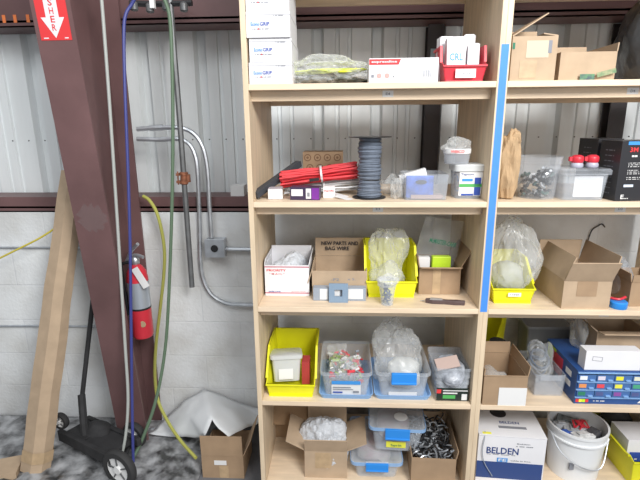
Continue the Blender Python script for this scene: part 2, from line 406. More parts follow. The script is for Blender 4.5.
# ------------------------------------------------------------ shelving units
W, D, TH, BT, RH, REC = .914, .543, .019, .021, .036, .053
def rack(x0, label, tags_):
    r = thing('shelving_unit', label, 'shelving', (x0, 0, 0), 0, 'plywood shelving units')
    for xa in (0, W-TH):
        bm = NB(); box(bm, xa, xa+TH, 0, D, 0, 2.44); link('side_panel', bm, PLYV, r, bevel=.0012)
    for zz in (S1+.4266, S1, S2, S3, S4, S5):
        bm = NB(); box(bm, TH+.0003, W-TH-.0003, 0, D, -BT, 0); b = link('shelf_board', bm, PLY, r, (0, 0, zz), bevel=.0012)
        bm = NB(); box(bm, TH+.0003, W-TH-.0003, REC, REC+.018, -BT-RH, -BT-.0003); link('front_rail', bm, PLY, b)
        bm = NB(); box(bm, TH+.0003, W-TH-.0003, D-.018, D, -BT-RH, -BT-.0003); link('back_rail', bm, PLY, b)
    for (xx, zz, s) in tags_:
        bm = NB(); box(bm, xx-.020, xx+.020, REC-.0006, REC-.0001, zz-BT-.026, zz-BT-.003); l_ = link('shelf_label', bm, PAPER, r)
        text(l_, s, .016, .009, (xx, REC-.0009, zz-BT-.0145), INKG)
    return r
rack(0, 'left plywood shelving unit, the full width one nearest the conduits', [(0.523, S1, 'E4'), (0.496, S2, 'E3')])
rack(W+.0003, 'right plywood shelving unit, cut off by the edge of the photo', [(1.391-W, S1, 'D4'), (1.409-W, S2, 'D3'), (1.408-W, S3, 'D2')])
bm = NB(); box(bm, W-.0125, W+.0135, -.0008, -.0001, 0.956, 1.94)
tag(link('painters_tape', bm, TAPE), 'long strip of blue tape over the joint of the two shelving units', 'tape')

# ------------------------------------------------------------ pipes, conduits, hoses on the left
def pipe(name, label, cat, pts, r, m, group=None, seg=6, n=8):
    bm = NB(); tube(bm, pts, r, n, seg=seg); o = link(name, bm, m, smooth=True); return tag(o, label, cat, group)
t = thing('conduit_run', 'silver conduit with a wide bend running down the wall and behind the shelves', 'conduit', (-0.387, 0.6, 1.2)); L0 = Vector((-0.387, 0.6, 1.2))
def cpart(t, L0, nm, pts, r, m):
    bm = NB(); tube(bm, [Vector(p)-L0 for p in pts], r, 8); return link(nm, bm, m, t, smooth=True)
cpart(t, L0, 'pipe', [(-0.671, 0.6, 1.614), (-0.554, 0.6, 1.61), (-0.459, 0.59, 1.613), (-0.404, 0.585, 1.588), (-0.378, 0.585, 1.534), (-0.371, 0.585, 1.45), (-0.384, 0.6, 1.2), (-0.395, 0.6, 0.972), (-0.384, 0.6, 0.866), (-0.345, 0.6, 0.786), (-0.271, 0.6, 0.741), (-0.184, 0.6, 0.733), (-0.021, 0.6, 0.732)], .0115, GALV)
t = thing('conduit_run', 'silver conduit bending down into the square junction box', 'conduit', (-0.334, 0.6, 1.2)); L0 = Vector((-0.334, 0.6, 1.2))
cpart(t, L0, 'pipe', [(-0.666, 0.6, 1.662), (-0.574, 0.6, 1.667), (-0.445, 0.59, 1.666), (-0.375, 0.585, 1.636), (-0.335, 0.585, 1.568), (-0.32, 0.585, 1.459), (-0.322, 0.585, 1.282), (-0.323, 0.585, 1.108)], .0115, GALV)
cpart(t, L0, 'coupling', [(-0.6, 0.6, 1.666), (-0.534, 0.6, 1.669)], .0145, GALV)
pipe('conduit', 'short horizontal conduit from the junction box into the shelves', 'conduit', [(-0.254, 0.6, 1.045), (-0.063, 0.6, 1.043)], .0115, GALV)
pipe('conduit', 'thin grey conduit along the upper block course left of the column', 'conduit', [(-1.522, 0.61, 1.045), (-1.192, 0.61, 1.046), (-0.938, 0.61, 1.047)], .0055, GALV)
pipe('conduit', 'thin grey conduit low on the block wall left of the column', 'conduit', [(-1.607, 0.61, 0.584), (-1.227, 0.61, 0.589), (-0.951, 0.61, 0.586)], .0055, GALV)
jb = (-0.303, 0.56, 1.058)
t = thing('junction_box', 'square grey electrical junction box on the block wall', 'junction box', (jb[0], .62, jb[2]))
bm = NB(); box(bm, -.05, .05, -.058, -.001, -.047, .047); link('box_body', bm, GALV, t, bevel=.004)
bm = NB(); box(bm, -.052, .052, -.061, -.0585, -.049, .049); link('cover', bm, GALV, t, bevel=.006)
bm = NB(); lathe(bm, [(.019, 0), (.019, .004)], 20, M=Matrix.Translation((0, -.0615, 0)) @ Matrix.Rotation(R(90), 4, 'X')); link('socket', bm, BLACK, t)['label'] = 'round black socket'
t = thing('grey_pipe', 'long dark grey pipe hanging in front of the wall with a rusty clamp', 'pipe', (-0.414, 0.5, 1.429)); L0 = Vector((-0.414, 0.5, 1.429))
cpart(t, L0, 'pipe', [(-0.413, 0.5, 2.27), (-0.413, 0.5, 2.013), (-0.412, 0.5, 1.749), (-0.414, 0.5, 1.429), (-0.417, 0.5, 0.868)], .014, PIPE)
bm = NB(); cz = 0
M = Matrix.Translation((0, 0, 0)) @ Matrix.Rotation(R(3), 4, 'Y')
lathe(bm, [(.0175, -.03), (.021, -.026), (.021, -.018), (.017, -.015), (.017, .012), (.021, .015), (.021, .025), (.0175, .03)], 14, M=M)
box(bm, -.035, -.018, -.012, .012, -.024, -.012); box(bm, -.035, -.018, -.012, .012, .012, .024); tube(bm, [(-.029, 0, -.032), (-.029, 0, .032)], .004); box(bm, .018, .03, -.008, .008, -.02, .018)
link('clamp', bm, COPPER, t)['label'] = 'rusty copper coloured clamp'
pipe('hose', 'dark green hose hanging down and curling onto the floor', 'hose', [(-0.426, 0.42, 2.234), (-0.404, 0.42, 2.19), (-0.392, 0.42, 2.123), (-0.398, 0.42, 1.96), (-0.416, 0.42, 1.703), (-0.452, 0.42, 1.334), (-0.507, 0.42, 0.88), (-0.549, 0.4, 0.561), (-0.597, 0.34, 0.309), (-0.665, 0.28, 0.115), (-0.724, 0.2, 0.0), (-0.788, 0.16, -0.097)], .0085, GHOSE)
pipe('hose', 'yellow-green hose looping from the column down to the floor by the cardboard box', 'hose', [(-0.648, 0.55, 1.334), (-0.611, 0.54, 1.31), (-0.573, 0.53, 1.235), (-0.556, 0.53, 1.083), (-0.569, 0.53, 0.938), (-0.61, 0.53, 0.726), (-0.647, 0.52, 0.526), (-0.666, 0.51, 0.351), (-0.65, 0.48, 0.217), (-0.571, 0.4, 0.138), (-0.47, 0.3, 0.099), (-0.361, 0.2, 0.082)], .0085, YHOSE)
pipe('air_hose', 'blue air hose dropping from the rafters in front of the column', 'hose', [(-0.519, 0.4, 2.223), (-0.545, 0.4, 2.185), (-0.571, 0.39, 2.144), (-0.584, 0.38, 2.071), (-0.597, 0.36, 1.831), (-0.613, 0.34, 1.484), (-0.63, 0.32, 1.162), (-0.659, 0.3, 0.769), (-0.681, 0.26, 0.359), (-0.686, 0.22, 0.102), (-0.685, 0.18, -0.1)], .0072, BHOSE)
pipe('hose', 'pale grey-green hose beside the blue one, straight down the column', 'hose', [(-0.641, 0.33, 2.216), (-0.646, 0.33, 2.071), (-0.655, 0.32, 1.746), (-0.67, 0.31, 1.352), (-0.68, 0.29, 0.976), (-0.689, 0.27, 0.626), (-0.696, 0.25, 0.365), (-0.721, 0.22, 0.159), (-0.759, 0.18, 0.016), (-0.793, 0.15, -0.088)], .0072, WHOSE)
pipe('power_cord', 'yellow cord sagging across the wall at the far left', 'cord', [(-1.452, 0.5, 1.002), (-1.3, 0.5, 1.072), (-1.186, 0.5, 1.126), (-1.081, 0.5, 1.189), (-1.011, 0.5, 1.246)], .005, YCORD)
fit = thing('pipe_fitting', 'cluster of dark valves and fittings under the upper girt', 'pipe fitting', (-0.496, 0.5, 2.206)); L0 = Vector((-0.496, 0.5, 2.206))
cpart(fit, L0, 'manifold', [(-0.596, 0.5, 2.212), (-0.496, 0.5, 2.206), (-0.314, 0.5, 2.207)], .013, BLACK)
for u in ((-0.571, 0.48, 2.195), (-0.499, 0.48, 2.186), (-0.426, 0.48, 2.192), (-0.346, 0.48, 2.187)):
    bm = NB(); q = Vector(u)-L0; lathe(bm, [(.012, -.02), (.018, -.015), (.018, .012), (.01, .02)], 10, M=Matrix.Translation(q)); link('fitting', bm, PIPE, fit, smooth=True)
bm = NB(); q = Vector((-0.476, 0.47, 2.199))-L0; box(bm, q.x-.012, q.x+.008, q.y-.02, q.y, q.z-.02, q.z+.02); link('tag', bm, PAPER, fit)

# fire extinguisher
t = thing('fire_extinguisher', 'red fire extinguisher with silver label hanging on the column', 'fire extinguisher', (-.668, .43, .625)); r_ = .052
bm = NB(); lathe(bm, [(.046, 0), (r_, .012), (r_, .315), (.046, .35), (.03, .375), (.018, .385)], 28, ms=[0]*5); link('cylinder', bm, REDP, t, smooth=True)
bm = NB(); lathe(bm, [(r_+.0008, .165), (r_+.0008, .300)], 28, cap0=False, cap1=False); link('label', bm, SILVER, t, smooth=True)['label'] = 'silver and blue label band'
bm = NB(); lathe(bm, [(r_+.0012, .155), (r_+.0012, .165)], 28, cap0=False, cap1=False); link('band', bm, BLACK, t, smooth=True)
bm = NB(); lathe(bm, [(.016, .385), (.02, .39), (.02, .415), (.012, .425)], 14); link('valve', bm, GALV, t, smooth=True)
for k, (a, b) in enumerate((((-.03, 0, .42), (.055, -.03, .43)), ((-.045, 0, .40), (.04, -.04, .50)))):
    bm = NB(); tube(bm, [a, ((a[0]+b[0])/2, (a[1]+b[1])/2, (a[2]+b[2])/2+.012), b], .009); link('handle', bm, GALV, t, smooth=True)
bm = NB(); tube(bm, [(-.015, -.01, .40), (-.06, -.02, .39), (-.064, -.02, .34), (-.062, -.015, .2), (-.06, -.01, .12)], .008); link('discharge_hose', bm, BLACK, t, smooth=True)
bm = NB(); M = Matrix.Translation((.045, -.06, .335)) @ Matrix.Rotation(R(-28), 4, 'Y'); box(bm, -.018, .018, -.0005, .0005, -.055, .055, 0, M); link('inspection_tag', bm, PAPER, t)['label'] = 'white inspection tag'
bm = NB(); lathe(bm, [(.017, 0), (.017, .002)], 8, M=Matrix.Translation((.025, -.047, .085)) @ Matrix.Rotation(R(90), 4, 'X') ); link('sticker', bm, CARDTAPE, t)
bm = NB(); box(bm, -.055, .02, .0525, .06, .2, .24); box(bm, -.062, -.053, -.02, .06, .2, .24); link('bracket', bm, BLACK, t)

# long leaning carton
b0 = Vector((-1.131, 0.117, 0.0)); b0.y = .17; b0.x = -1.172
top = Vector((-0.998, 0.56, 1.434)); dirn = (top-Vector((b0.x, b0.y, 0)))
Ln = dirn.length; Zd = dirn.normalized(); Xd = Vector((1, -.35, 0)); Xd = (Xd-Zd*Xd.dot(Zd)).normalized(); Yd = Zd.cross(Xd)
M = Matrix.Translation((b0.x, b0.y, .02)) @ Matrix((Xd, Yd, Zd)).transposed().to_4x4()
t = thing('cardboard_tube', 'tall narrow cardboard carton leaning in the corner left of the column', 'box', (b0.x, b0.y, 0)); L0 = Vector((b0.x, b0.y, 0))
bm = NB(); pr = []
oc = [(-.068, -.02), (-.035, -.055), (.035, -.055), (.068, -.02), (.068, .03), (.035, .055), (-.035, .055), (-.068, .03)]
for k in range(24):
    zz = Ln*k/23; f = (1+.015*math.sin(k*1.9)+.01*math.sin(k*5.1))*(1-.25*max(0, k/23-.4))
    pr.append([tuple((M @ Vector((x*f+.002*math.sin(k*.8), y*f, zz)))-L0) for x, y in oc])
loft(bm, pr); link('carton_body', bm, CARD2, t)
for zz in (.05,):
    bm = NB(); loft(bm, [[tuple((M @ Vector((x*1.045+.003, y*1.045, z_)))-L0) for x, y in oc] for z_ in (zz, zz+.055)], cap0=False, cap1=False); link('packing_tape', bm, CARDTAPE, t)
o = bm = NB(); box(bm, -.06, .08, -.05, .09, 0, .05); tag(link('cardboard_scrap', bm, CARD2, None, (-1.311, 0.12, 0.003)[:2]+(0.0,), (0, R(0), R(20))), 'corner of a low brown carton on the floor at the bottom left', 'box')

# folding hand truck, tipped against the column
t = thing('hand_truck', 'black folding hand truck with white-hubbed wheels by the column', 'hand truck', (-0.717, .12, 0)); L0 = Vector((-0.717, .12, 0))
def wheel(par, c, r, wd, tilt, nm='wheel'):
    M = Matrix.Translation(c) @ Matrix.Rotation(R(tilt), 4, 'Z') @ Matrix.Rotation(R(90), 4, 'X')
    bm = NB(); lathe(bm, [(r*.66, -wd/2), (r*.93, -wd/2), (r, -wd*.25), (r, wd*.25), (r*.93, wd/2), (r*.66, wd/2)], 30, M=M, cap0=False, cap1=False); o = link('wheel', bm, RUBBER, par, smooth=True)
    bm = NB(); lathe(bm, [(.001, -wd*.3), (r*.67, -wd*.3), (r*.67, wd*.36), (r*.58, wd*.30), (r*.22, wd*.25), (r*.2, wd*.6), (.001, wd*.6)], 24, M=M); link('hub', bm, PAPER, o, smooth=True)['label'] = 'white plastic hub'
    bm = NB(); 
    for k in range(5):
        a = k*2*math.pi/5+.4; MM = M @ Matrix.Rotation(a, 4, 'Z'); box(bm, r*.22, r*.6, -.003, .003, wd*.3, wd*.42, 0, MM)
    link('spoke', bm, PIPE, o)
    return o
cw = Vector((-0.698, 0.1, 0.125))-L0; cw.z = .096
wheel(t, cw, .096, .034, -20)
wheel(t, cw+Vector((-.05, .27, -.02)), .072, .034, -20)
c2 = Vector((-1.134, 0.36, 0.158))-L0; c2.z = max(c2.z, .048); wheel(t, c2, .046, .028, -15)
pA = Vector((-0.952, 0.5, 0.791))-L0; pB = Vector((-1.039, 0.42, 0.259))-L0
bm = NB(); tube(bm, [pB, pA, Vector((-0.894, 0.53, 1.109))-L0], .0125, 10); link('handle', bm, BLACKM, t, smooth=True)
bm = NB(); P1 = Vector((-1.117, 0.38, 0.088))-L0; P2 = cw+Vector((-.02, .05, .03)); dd = P2-P1; n_ = Vector((-dd.y, dd.x, 0)).normalized()
MM = Matrix((dd.normalized(), n_, dd.normalized().cross(n_))).transposed().to_4x4(); MM.translation = P1
box(bm, 0, dd.length, -.055, -.03, -.03, .03, 0, MM); box(bm, 0, dd.length, .10, .125, -.02, .02, 0, MM); box(bm, .02, dd.length-.04, -.03, .10, -.012, .012, 0, MM)
box(bm, .08, .2, -.055, .125, .012, .02, 0, MM)
link('frame', bm, BLACKM, t, bevel=.004)
bm = NB(); tube(bm, [pB+Vector((0, 0, .02)), P1+dd*.35], .02, 8, sm=False); link('hinge', bm, BLACKM, t); bm = NB(); tube(bm, [cw, cw+Vector((-.05, .27, -.02))], .009, 8, sm=False); link('axle', bm, BLACKM, t)
b_ = bag('equipment_bag', 'crumpled black bag on the floor at the foot of the column', 'bag', (-0.934, .34, 0), .085, .07, .16, 5, BLACKM, .1)

# grey film on the floor and the white sheet
def sheet_grid(name, x0, x1, y0, y1, nx, ny, fn, m, th=.0):
    bm = NB(); V = [[bm.verts.new((x0+(x1-x0)*i/nx, y0+(y1-y0)*j/ny, fn(x0+(x1-x0)*i/nx, y0+(y1-y0)*j/ny))) for i in range(nx+1)] for j in range(ny+1)]
    for j in range(ny):
        for i in range(nx): quad_add(bm, (V[j][i], V[j][i+1], V[j+1][i+1], V[j+1][i]), 0)
    o = link(name, bm, m, smooth=True)
    s = o.modifiers.new('thickness', 'SOLIDIFY'); s.thickness = .001; return o
def film(x, y):
    v = noise.voronoi(Vector((x*7, y*7, 3)))[0]; v2 = noise.voronoi(Vector((x*17, y*17, 1)))[0]
    e = min(1, max(0, (x+2.2)/.1), max(0, (-.34-x)/.06), max(0, (.612-y)/.05))
    return .004+e*(.045*(v[1]-v[0])+.018*(v2[1]-v2[0])+.02*noise.noise(Vector((x*3, y*3, 0))) + .012)
o = sheet_grid('plastic_film', -2.2, -.34, -.35, .612, 110, 60, film, FILM); tag(o, 'crumpled grey plastic sheeting spread over the floor along the wall', 'plastic sheeting', kind='stuff')
L0 = Vector((-0.341, 0.3, 0.144))
loop_pts = {
 'tl': (-0.428, 0.6, 0.227), 'l1': (-0.536, 0.56, 0.167), 'l2': (-0.632, 0.52, 0.089), 'l3': (-0.695, 0.42, 0.026), 'b1': (-0.58, 0.4, 0.045), 'b2': (-0.47, 0.36, 0.084), 'b3': (-0.374, 0.3, 0.126),
 'n1': (-0.324, 0.25, 0.176), 'n2': (-0.292, 0.28, 0.247), 'm1': (-0.448, 0.4, 0.183), 'r1': (-0.316, 0.6, 0.172), 'r2': (-0.208, 0.6, 0.129), 'r3': (-0.065, 0.595, 0.09), 'r4': (-0.083, 0.5, 0.085),
 'r5': (-0.137, 0.34, 0.162), 'r6': (-0.195, 0.22, 0.197), 'n3': (-0.248, 0.24, 0.226), 'm2': (-0.248, 0.42, 0.205)}
names_ = list(loop_pts); bm = NB(); vv = {k: bm.verts.new(loop_pts[k]) for k in names_}
for a, b, c in (('tl','l1','m1'),('l1','l2','m1'),('l2','b1','m1'),('l2','l3','b1'),('b1','b2','m1'),('b2','b3','m1'),('b3','n1','m1'),('n1','n2','m1'),('n2','tl','m1'),
                ('tl','n2','m2'),('tl','m2','r1'),('r1','m2','r2'),('r2','m2','r4'),('r2','r4','r3'),('r4','m2','r5'),('r5','m2','r6'),('r6','m2','n3'),('n3','m2','n2')):
    bm.faces.new((vv[a], vv[b], vv[c]))
bmesh.ops.subdivide_edges(bm, edges=bm.edges, cuts=4, use_grid_fill=True)
bmesh.ops.smooth_vert(bm, verts=[v for v in bm.verts if not v.is_boundary], factor=.5, use_axis_x=True, use_axis_y=True, use_axis_z=True)
for v in bm.verts: v.co.y -= .012*abs(noise.noise(v.co*9)); v.co.z += .01*noise.noise(v.co*12)
for v in bm.verts: v.co.y = min(v.co.y, .612); v.co.z = max(v.co.z, .05)
o = link('white_sheet', bm, CLOTH, smooth=True); s = o.modifiers.new('thickness', 'SOLIDIFY'); s.thickness = .0015
tag(o, 'white paper-like sheet draped from the wall over the floor carton', 'sheet')
fx = carton('brown open carton on the floor beside the left shelving unit, small white label', (-0.322, .165, 0.0), .205, .20, .125, 0, {'front': (88, .112), 'right': (66, .10)})
bm = NB(); box(bm, .062, .122, -.0012, -.0003, .075, .10); link('shipping_label', bm, PAPER, fx)
bm = NB(); box(bm, .085, .13, -.001, -.0003, .002, .07); link('packing_tape', bm, CARDTAPE, fx)
bm = NB(); box(bm, -.035, .035, -.04, .04, 0, .055); tag(link('white_block', bm, PAPER, None, (-0.187, .68, 1.3185)), 'small pale box resting on the lower girt beside the shelves', 'box')
# posts behind the shelves
for lab, xa, xb in (('dark steel post behind the left shelving unit with a blue-white tag', 0.768, 0.845), ('dark steel post behind the right shelving unit', 1.671, 1.748)):
    t = thing('steel_post', lab, 'post', (xa, .70, 1.3185))
    bm = NB(); box(bm, 0, xb-xa, 0, .008, 0, .82); box(bm, (xb-xa)/2-.004, (xb-xa)/2+.004, .0085, .07, 0, .82); box(bm, 0, xb-xa, .071, .08, 0, .82); link('post_body', bm, DARKSTEEL, t)
    if 'left' in lab:
        bm = NB(); box(bm, .015, .045, -.001, -.0002, .66, .71); link('tag', bm, mat('pale_blue_tag', (.45, .58, .68), .6), t)

# ============================================================ LEFT UNIT, shelf 1
# four white boxes of coated gloves, stacked
yb = .012
def gripbox(label, x0, x1, z0, h, y=yb, rz=0):
    w_ = x1-x0; d_ = .25
    t = thing('glove_box', label, 'box', (x0, y, z0), rz, 'stacked white glove boxes')
    bm = NB(); box(bm, 0, w_, 0, d_, 0, h-.001); link('box_body', bm, WHITE, t, bevel=.0015)
    bm = NB(); box(bm, -.0005, w_+.0005, -.0012, d_, h-.012, h-.0102); link('lid_seam_shadow', bm, mat('seam_shadow', (.45, .45, .47), .8) if 'seam_shadow' not in bpy.data.materials else bpy.data.materials['seam_shadow'], t)  # grey strip painted as the shadow along the lid seam
    text(t, 'Econo', .030, .012, (.032, -.0015, h*.52), INKLB); text(t, 'GRIP', .034, .012, (.066, -.0015, h*.52), INKB)
    text(t, '- -- ---- -- ----', .06, .003, (.05, -.0015, h*.33), INKG); text(t, '- -- -----', .034, .003, (w_*.74, -.0015, h*.82), INKG)
    bm = NB(); lathe(bm, [(.0026, 0), (.0026, .0006)], 10, M=Matrix.Translation((.044, -.0012, h*.33)) @ Matrix.Rotation(R(90), 4, 'X')); link('dot', bm, INKR, t)
    return t
zz = [S1+.0003, 1.895, 1.975, 2.06]
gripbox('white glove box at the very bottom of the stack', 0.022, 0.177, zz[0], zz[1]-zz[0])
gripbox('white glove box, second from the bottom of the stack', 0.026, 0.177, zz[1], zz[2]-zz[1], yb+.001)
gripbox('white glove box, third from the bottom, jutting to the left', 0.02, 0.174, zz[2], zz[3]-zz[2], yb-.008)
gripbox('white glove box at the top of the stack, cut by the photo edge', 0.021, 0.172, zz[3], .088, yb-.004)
# bag of hi-vis vests
t = thing('bagged_vests', 'clear bag with folded yellow safety vests beside the white glove boxes', 'bag', (0.312, .17, S1))
bm = NB(); crumple(bm, .170, .12, .105, 3, .26, sub=5, freq=2.4); link('bag_film', bm, BAG, t)
bm = NB(); crumple(bm, .13, .09, .022, 8, .25, sub=4, cz=.042); link('vest', bm, HIVIS, t)['label'] = 'yellow folded vest'
bm = NB(); crumple(bm, .145, .10, .038, 9, .25, sub=4, cz=.004); link('grey_garment', bm, mat('olive_grey_fabric', (.10, .105, .09), .8), t)
bm = NB(); crumple(bm, .10, .07, .013, 7, .1, sub=3, cz=.078); link('reflective_strip', bm, BAG, t)
# long white box with red band
x0, x1 = 0.451, 0.695; h = 1.903-S1; w_ = x1-x0
t = thing('product_box', 'long white box with a red band at its upper left corner', 'box', (x0, .02, S1))
bm = NB(); box(bm, 0, w_, 0, .13, 0.0003, h); link('box_body', bm, WHITE, t, bevel=.001)
bm = NB(); prism(bm, [(.001, h-.003), (.112, h-.003), (.104, h-.022), (.001, h-.022)], -.0010, -.0003, 0, 'y'); l_ = link('red_band', bm, INKR, t); text(l_, 'expressline', .09, .010, (.053, -.0014, h-.0125), WHITE)
for xx in (.036, .064):
    bm = NB(); lathe(bm, [(.009, 0), (.009, .0006)], 12, M=Matrix.Translation((xx, -.0004, .024)) @ Matrix.Rotation(R(90), 4, 'X')); link('red_mark', bm, mat('pale_red_print', (.80, .32, .30), .6) if 'pale_red_print' not in bpy.data.materials else bpy.data.materials['pale_red_print'], t)
bm = NB(); box(bm, .008, .018, -.001, -.0003, .018, .028); box(bm, .085, .090, -.001, -.0003, .018, .024)
for k in range(7): box(bm, w_-.052+k*.0042, w_-.052+k*.0042+(.0012 if k % 2 else .0022), -.001, -.0003, .018, .042)
link('barcode', bm, INKG, t)
# red bin with white bottles
x0, x1 = 0.713, 0.867
rb_w = x1-x0
stack_bin('red plastic bin holding white caulk boxes, at the right of the top shelf', (x0, .03, S1+.0003), rb_w, .17, .128, .058, REDP, slope=.25)
bn = thing('bin_tag', 'white paper tag on the front of the red bin', 'label', (x0+rb_w*.28, .0235, S1+.014))
bm = NB(); box(bm, 0, rb_w*.46, -.001, 0, 0, .030); link('card', bm, PAPER, bn); text(bn, 'CAULK', rb_w*.24, .007, (rb_w*.23, -.0013, .015), INKG)
def caulk(label, x, y, w_, d_, h, rz, tx, tilt=0, z=0.0):
    t = thing('caulk_box', label, 'box', (x, y, S1+.006+z), rz, 'white boxes in the red bin'); t.rotation_euler = (R(tilt), 0, R(rz))
    bm = NB(); box(bm, 0, w_, 0, d_, 0, h); box(bm, w_*.1, w_*.9, d_*.15, d_*.85, h, h+.004); link('box_body', bm, WHITE, t, bevel=.001)
    if tx: text(t, tx, w_*.72, .026, (w_*.5, -.0006, h*.55), INKLB); text(t, '---', w_*.4, .004, (w_*.5, -.0006, h*.36), INKLB)
caulk('white box with blue letters standing in the middle of the red bin', x0+.018, .050, .066, .04, .152, 0, 'CRL', -8)
caulk('white box tilted outward at the left rear of the red bin', x0+.004, .125, .055, .04, .160, 8, '')
caulk('narrow white box at the right side of the red bin', x0+rb_w-.062, .06, .040, .05, .128, -8, '', -6)
caulk('tall white box leaning at the rear right of the red bin', x0+rb_w-.060, .145, .042, .02, .168, -6, '')
bag('cloth_rag', 'brown and black rag poking up behind the red bin', 'rag', (0.773, .30, S1), .028, .03, .17, 12, mat('brown_rag', (.17, .11, .07), .9, var=.6, scale=40), .2)

# ============================================================ LEFT UNIT, shelf 2
t = thing('cable_spool', 'grey cable wound on a black spool on the second shelf', 'spool', (0.464, .11, S2)); H = 1.631-S2
bm = NB(); lathe(bm, [(.066, .0005), (.066, .004)], 32); link('flange', bm, BLACK, t, smooth=True)
bm = NB(); lathe(bm, [(.083, H-.003), (.083, H)], 32); link('flange', bm, BLACK, t, smooth=True)
bm = NB(); lathe(bm, [(.039, .005), (.039, H-.004)], 20); link('core', bm, BLACK, t, smooth=True)
bm = NB(); rows_ = 50
for k in range(rows_):
    z_ = .009+(H-.018)*k/(rows_-1); rr = .0405+.0022*math.sin(k*1.7)+.003*math.sin(k*.35)+(.003 if k < 3 else 0); tx_ = .035*math.sin(k*2.3); ty_ = .03*math.cos(k*1.9)
    tube(bm, [(rr*math.cos(a*math.pi/10), rr*math.sin(a*math.pi/10), z_+rr*(tx_*math.cos(a*math.pi/10)+ty_*math.sin(a*math.pi/10))) for a in range(21)], .0036, 6, sm=False)
link('cable_winding', bm, GREYCABLE, t, smooth=True)
x0, x1 = 0.177, 0.36; h = 1.556-S2
t = thing('cardboard_box', 'brown carton printed with round icons at the back of the second shelf', 'box', (x0, .40, S2)); bm = NB(); box(bm, 0, x1-x0, 0, .12, 0.0003, h); link('box_body', bm, CARD, t, bevel=.001)
bm = NB()
for i in range(4):
    for j in range(2):
        q = Matrix.Translation((.022+i*.045+(.01 if j else 0), -.0004, h-.025-j*.045)) @ Matrix.Rotation(R(90), 4, 'X')
        lathe(bm, [(.0165, 0), (.0165, .0004), (.012, .0004), (.012, 0)], 16, M=q, cap0=False, cap1=False); lathe(bm, [(.006, 0), (.006, .0005)], 6, M=q)
link('icon_print', bm, mat('brown_ink', (.18, .10, .06), .8), t)
def strap_bundle(name, label, c, L, ry, rz_, m, n, seed, rad=.016, z=0, r=.0032):
    rnd = random.Random(seed); t = thing(name, label, 'strap bundle', (c[0], c[1], c[2]), rz_); t.rotation_euler = (0, R(ry), R(rz_))
    bm = NB()
    for k in range(n):
        a = rnd.random()*6.28; rr = rad*math.sqrt(rnd.random()); pts = []
        for i in range(7):
            u = i/6-.5; s = 1+.5*abs(u)*2*(.5); pts.append((u*L*(.94+.08*rnd.random()), rr*math.cos(a)*s*1.9+rnd.uniform(-.003, .003), rad+rr*math.sin(a)*s*.9+rnd.uniform(-.002, .002)))
        tube(bm, pts, r, 5, seg=3)
        if k % 3 == 0:
            for e in (-1, 1): tube(bm, [(e*L*.46, rr*1.8, rad+rr*.6), (e*L*.51, 0, rad+.002), (e*L*.46, -rr*1.8, rad-rr*.6)], r, 5, seg=3)
    link('straps', bm, m, t, smooth=True)
    bm = NB(); lathe(bm, [(rad*1.25, -.004), (rad*1.25, .004)], 16, M=Matrix.Translation((.01, 0, rad)) @ Matrix.Rotation(R(90), 4, 'Y') @ Matrix.Scale(1.75, 4, (0, 1, 0)), cap0=False, cap1=False); link('tie', bm, WHS, t)
    return t
strap_bundle('strap_bundle', 'bundle of white and grey straps lying under the red ones', (0.273, .22, S2+.006), .31, -5, 3, WHS, 36, 2, .024, r=.0042)
rs = strap_bundle('strap_bundle', 'bundle of glossy red straps tied in the middle', (0.265, .2, S2+.052), .32, -7, 2, REDS, 44, 1, .030, r=.0046)
bm = NB(); box(bm, -.04, .0, -.070, -.0695, .014, .026); l_ = link('strap_label', bm, BLACK, rs)
# dark flat bar leaning
A = Vector((0.016, 0.06, 1.427)); B = Vector((0.167, 0.32, 1.509)); A.z = S2+.014; dd = B-A
n_ = Vector((-dd.y, dd.x, 0)).normalized(); MM = Matrix((dd.normalized(), n_, dd.normalized().cross(n_))).transposed().to_4x4()
t = thing('flat_bar', 'dark grey flat box propped diagonally at the left of the second shelf', 'box', tuple(A)); bm = NB(); box(bm, 0, dd.length, -.014, .014, -.010, .016, 0, MM); link('bar_body', bm, mat('slate_card', (.05, .055, .065), .6), t, bevel=.001)
def small_box(name, label, u0x, u1x, y, z, h, d_, m, rz=0, group=None):
    t = thing(name, label, 'box', (u0x, y, z), rz, group); bm = NB(); box(bm, 0, u1x-u0x, 0, d_, 0.0003, h); link('box_body', bm, m, t, bevel=.0008); return t
t = small_box('small_box', 'small white box near the left end of the second shelf', 0.067, 0.122, .06, S2, .042, .07, mat('lilac_grey_card', (.42, .38, .42), .7), 4)
bm = NB(); box(bm, .001, .057, -.0008, -.0002, .002, .040); link('end_face', bm, PAPER, t)
t = small_box('small_box', 'dark purple box with white label turned at an angle', 0, .115, 0, 0, .050, .06, mat('dark_purple_card', (.045, .03, .07), .4), -4); t.location = (0.155, .050, S2)
bm = NB(); box(bm, .005, .050, -.0008, -.0002, .016, .042); box(bm, .062, .082, -.0009, -.0002, .006, .045); link('paper_label', bm, PAPER, t)
bm = NB(); box(bm, .084, .1135, -.0008, -.0002, .003, .047); link('purple_panel', bm, PURPLE, t)
bm = NB(); box(bm, .067, .077, -.0014, -.001, .014, .030); link('barcode', bm, INKG, t)
t = small_box('small_box', 'white envelope-like box with red lettering beside the purple one', 0.281, 0.328, .10, S2, .045, .04, PAPER); text(t, 'rapidly', .040, .010, (.024, -.0006, .028), INKR)
bm = NB(); M = Matrix.Rotation(R(-35), 4, 'Z') @ Matrix.Rotation(R(8), 4, 'Y'); box(bm, 0, .10, -.018, .018, .008, .010, 0, M); box(bm, -.05, .02, .03, .06, .001, .004, 0, M); tag(link('paper_strip', bm, PAPER, None, (0.333+.0, .10, S2)), 'curled white paper strips lying next to the spool', 'paper')
bag('zip_bag', 'small crumpled clear bag between the spool and the clear bin', 'bag', (0.559, .22, S2), .05, .05, .075, 21, BAGT, .25)
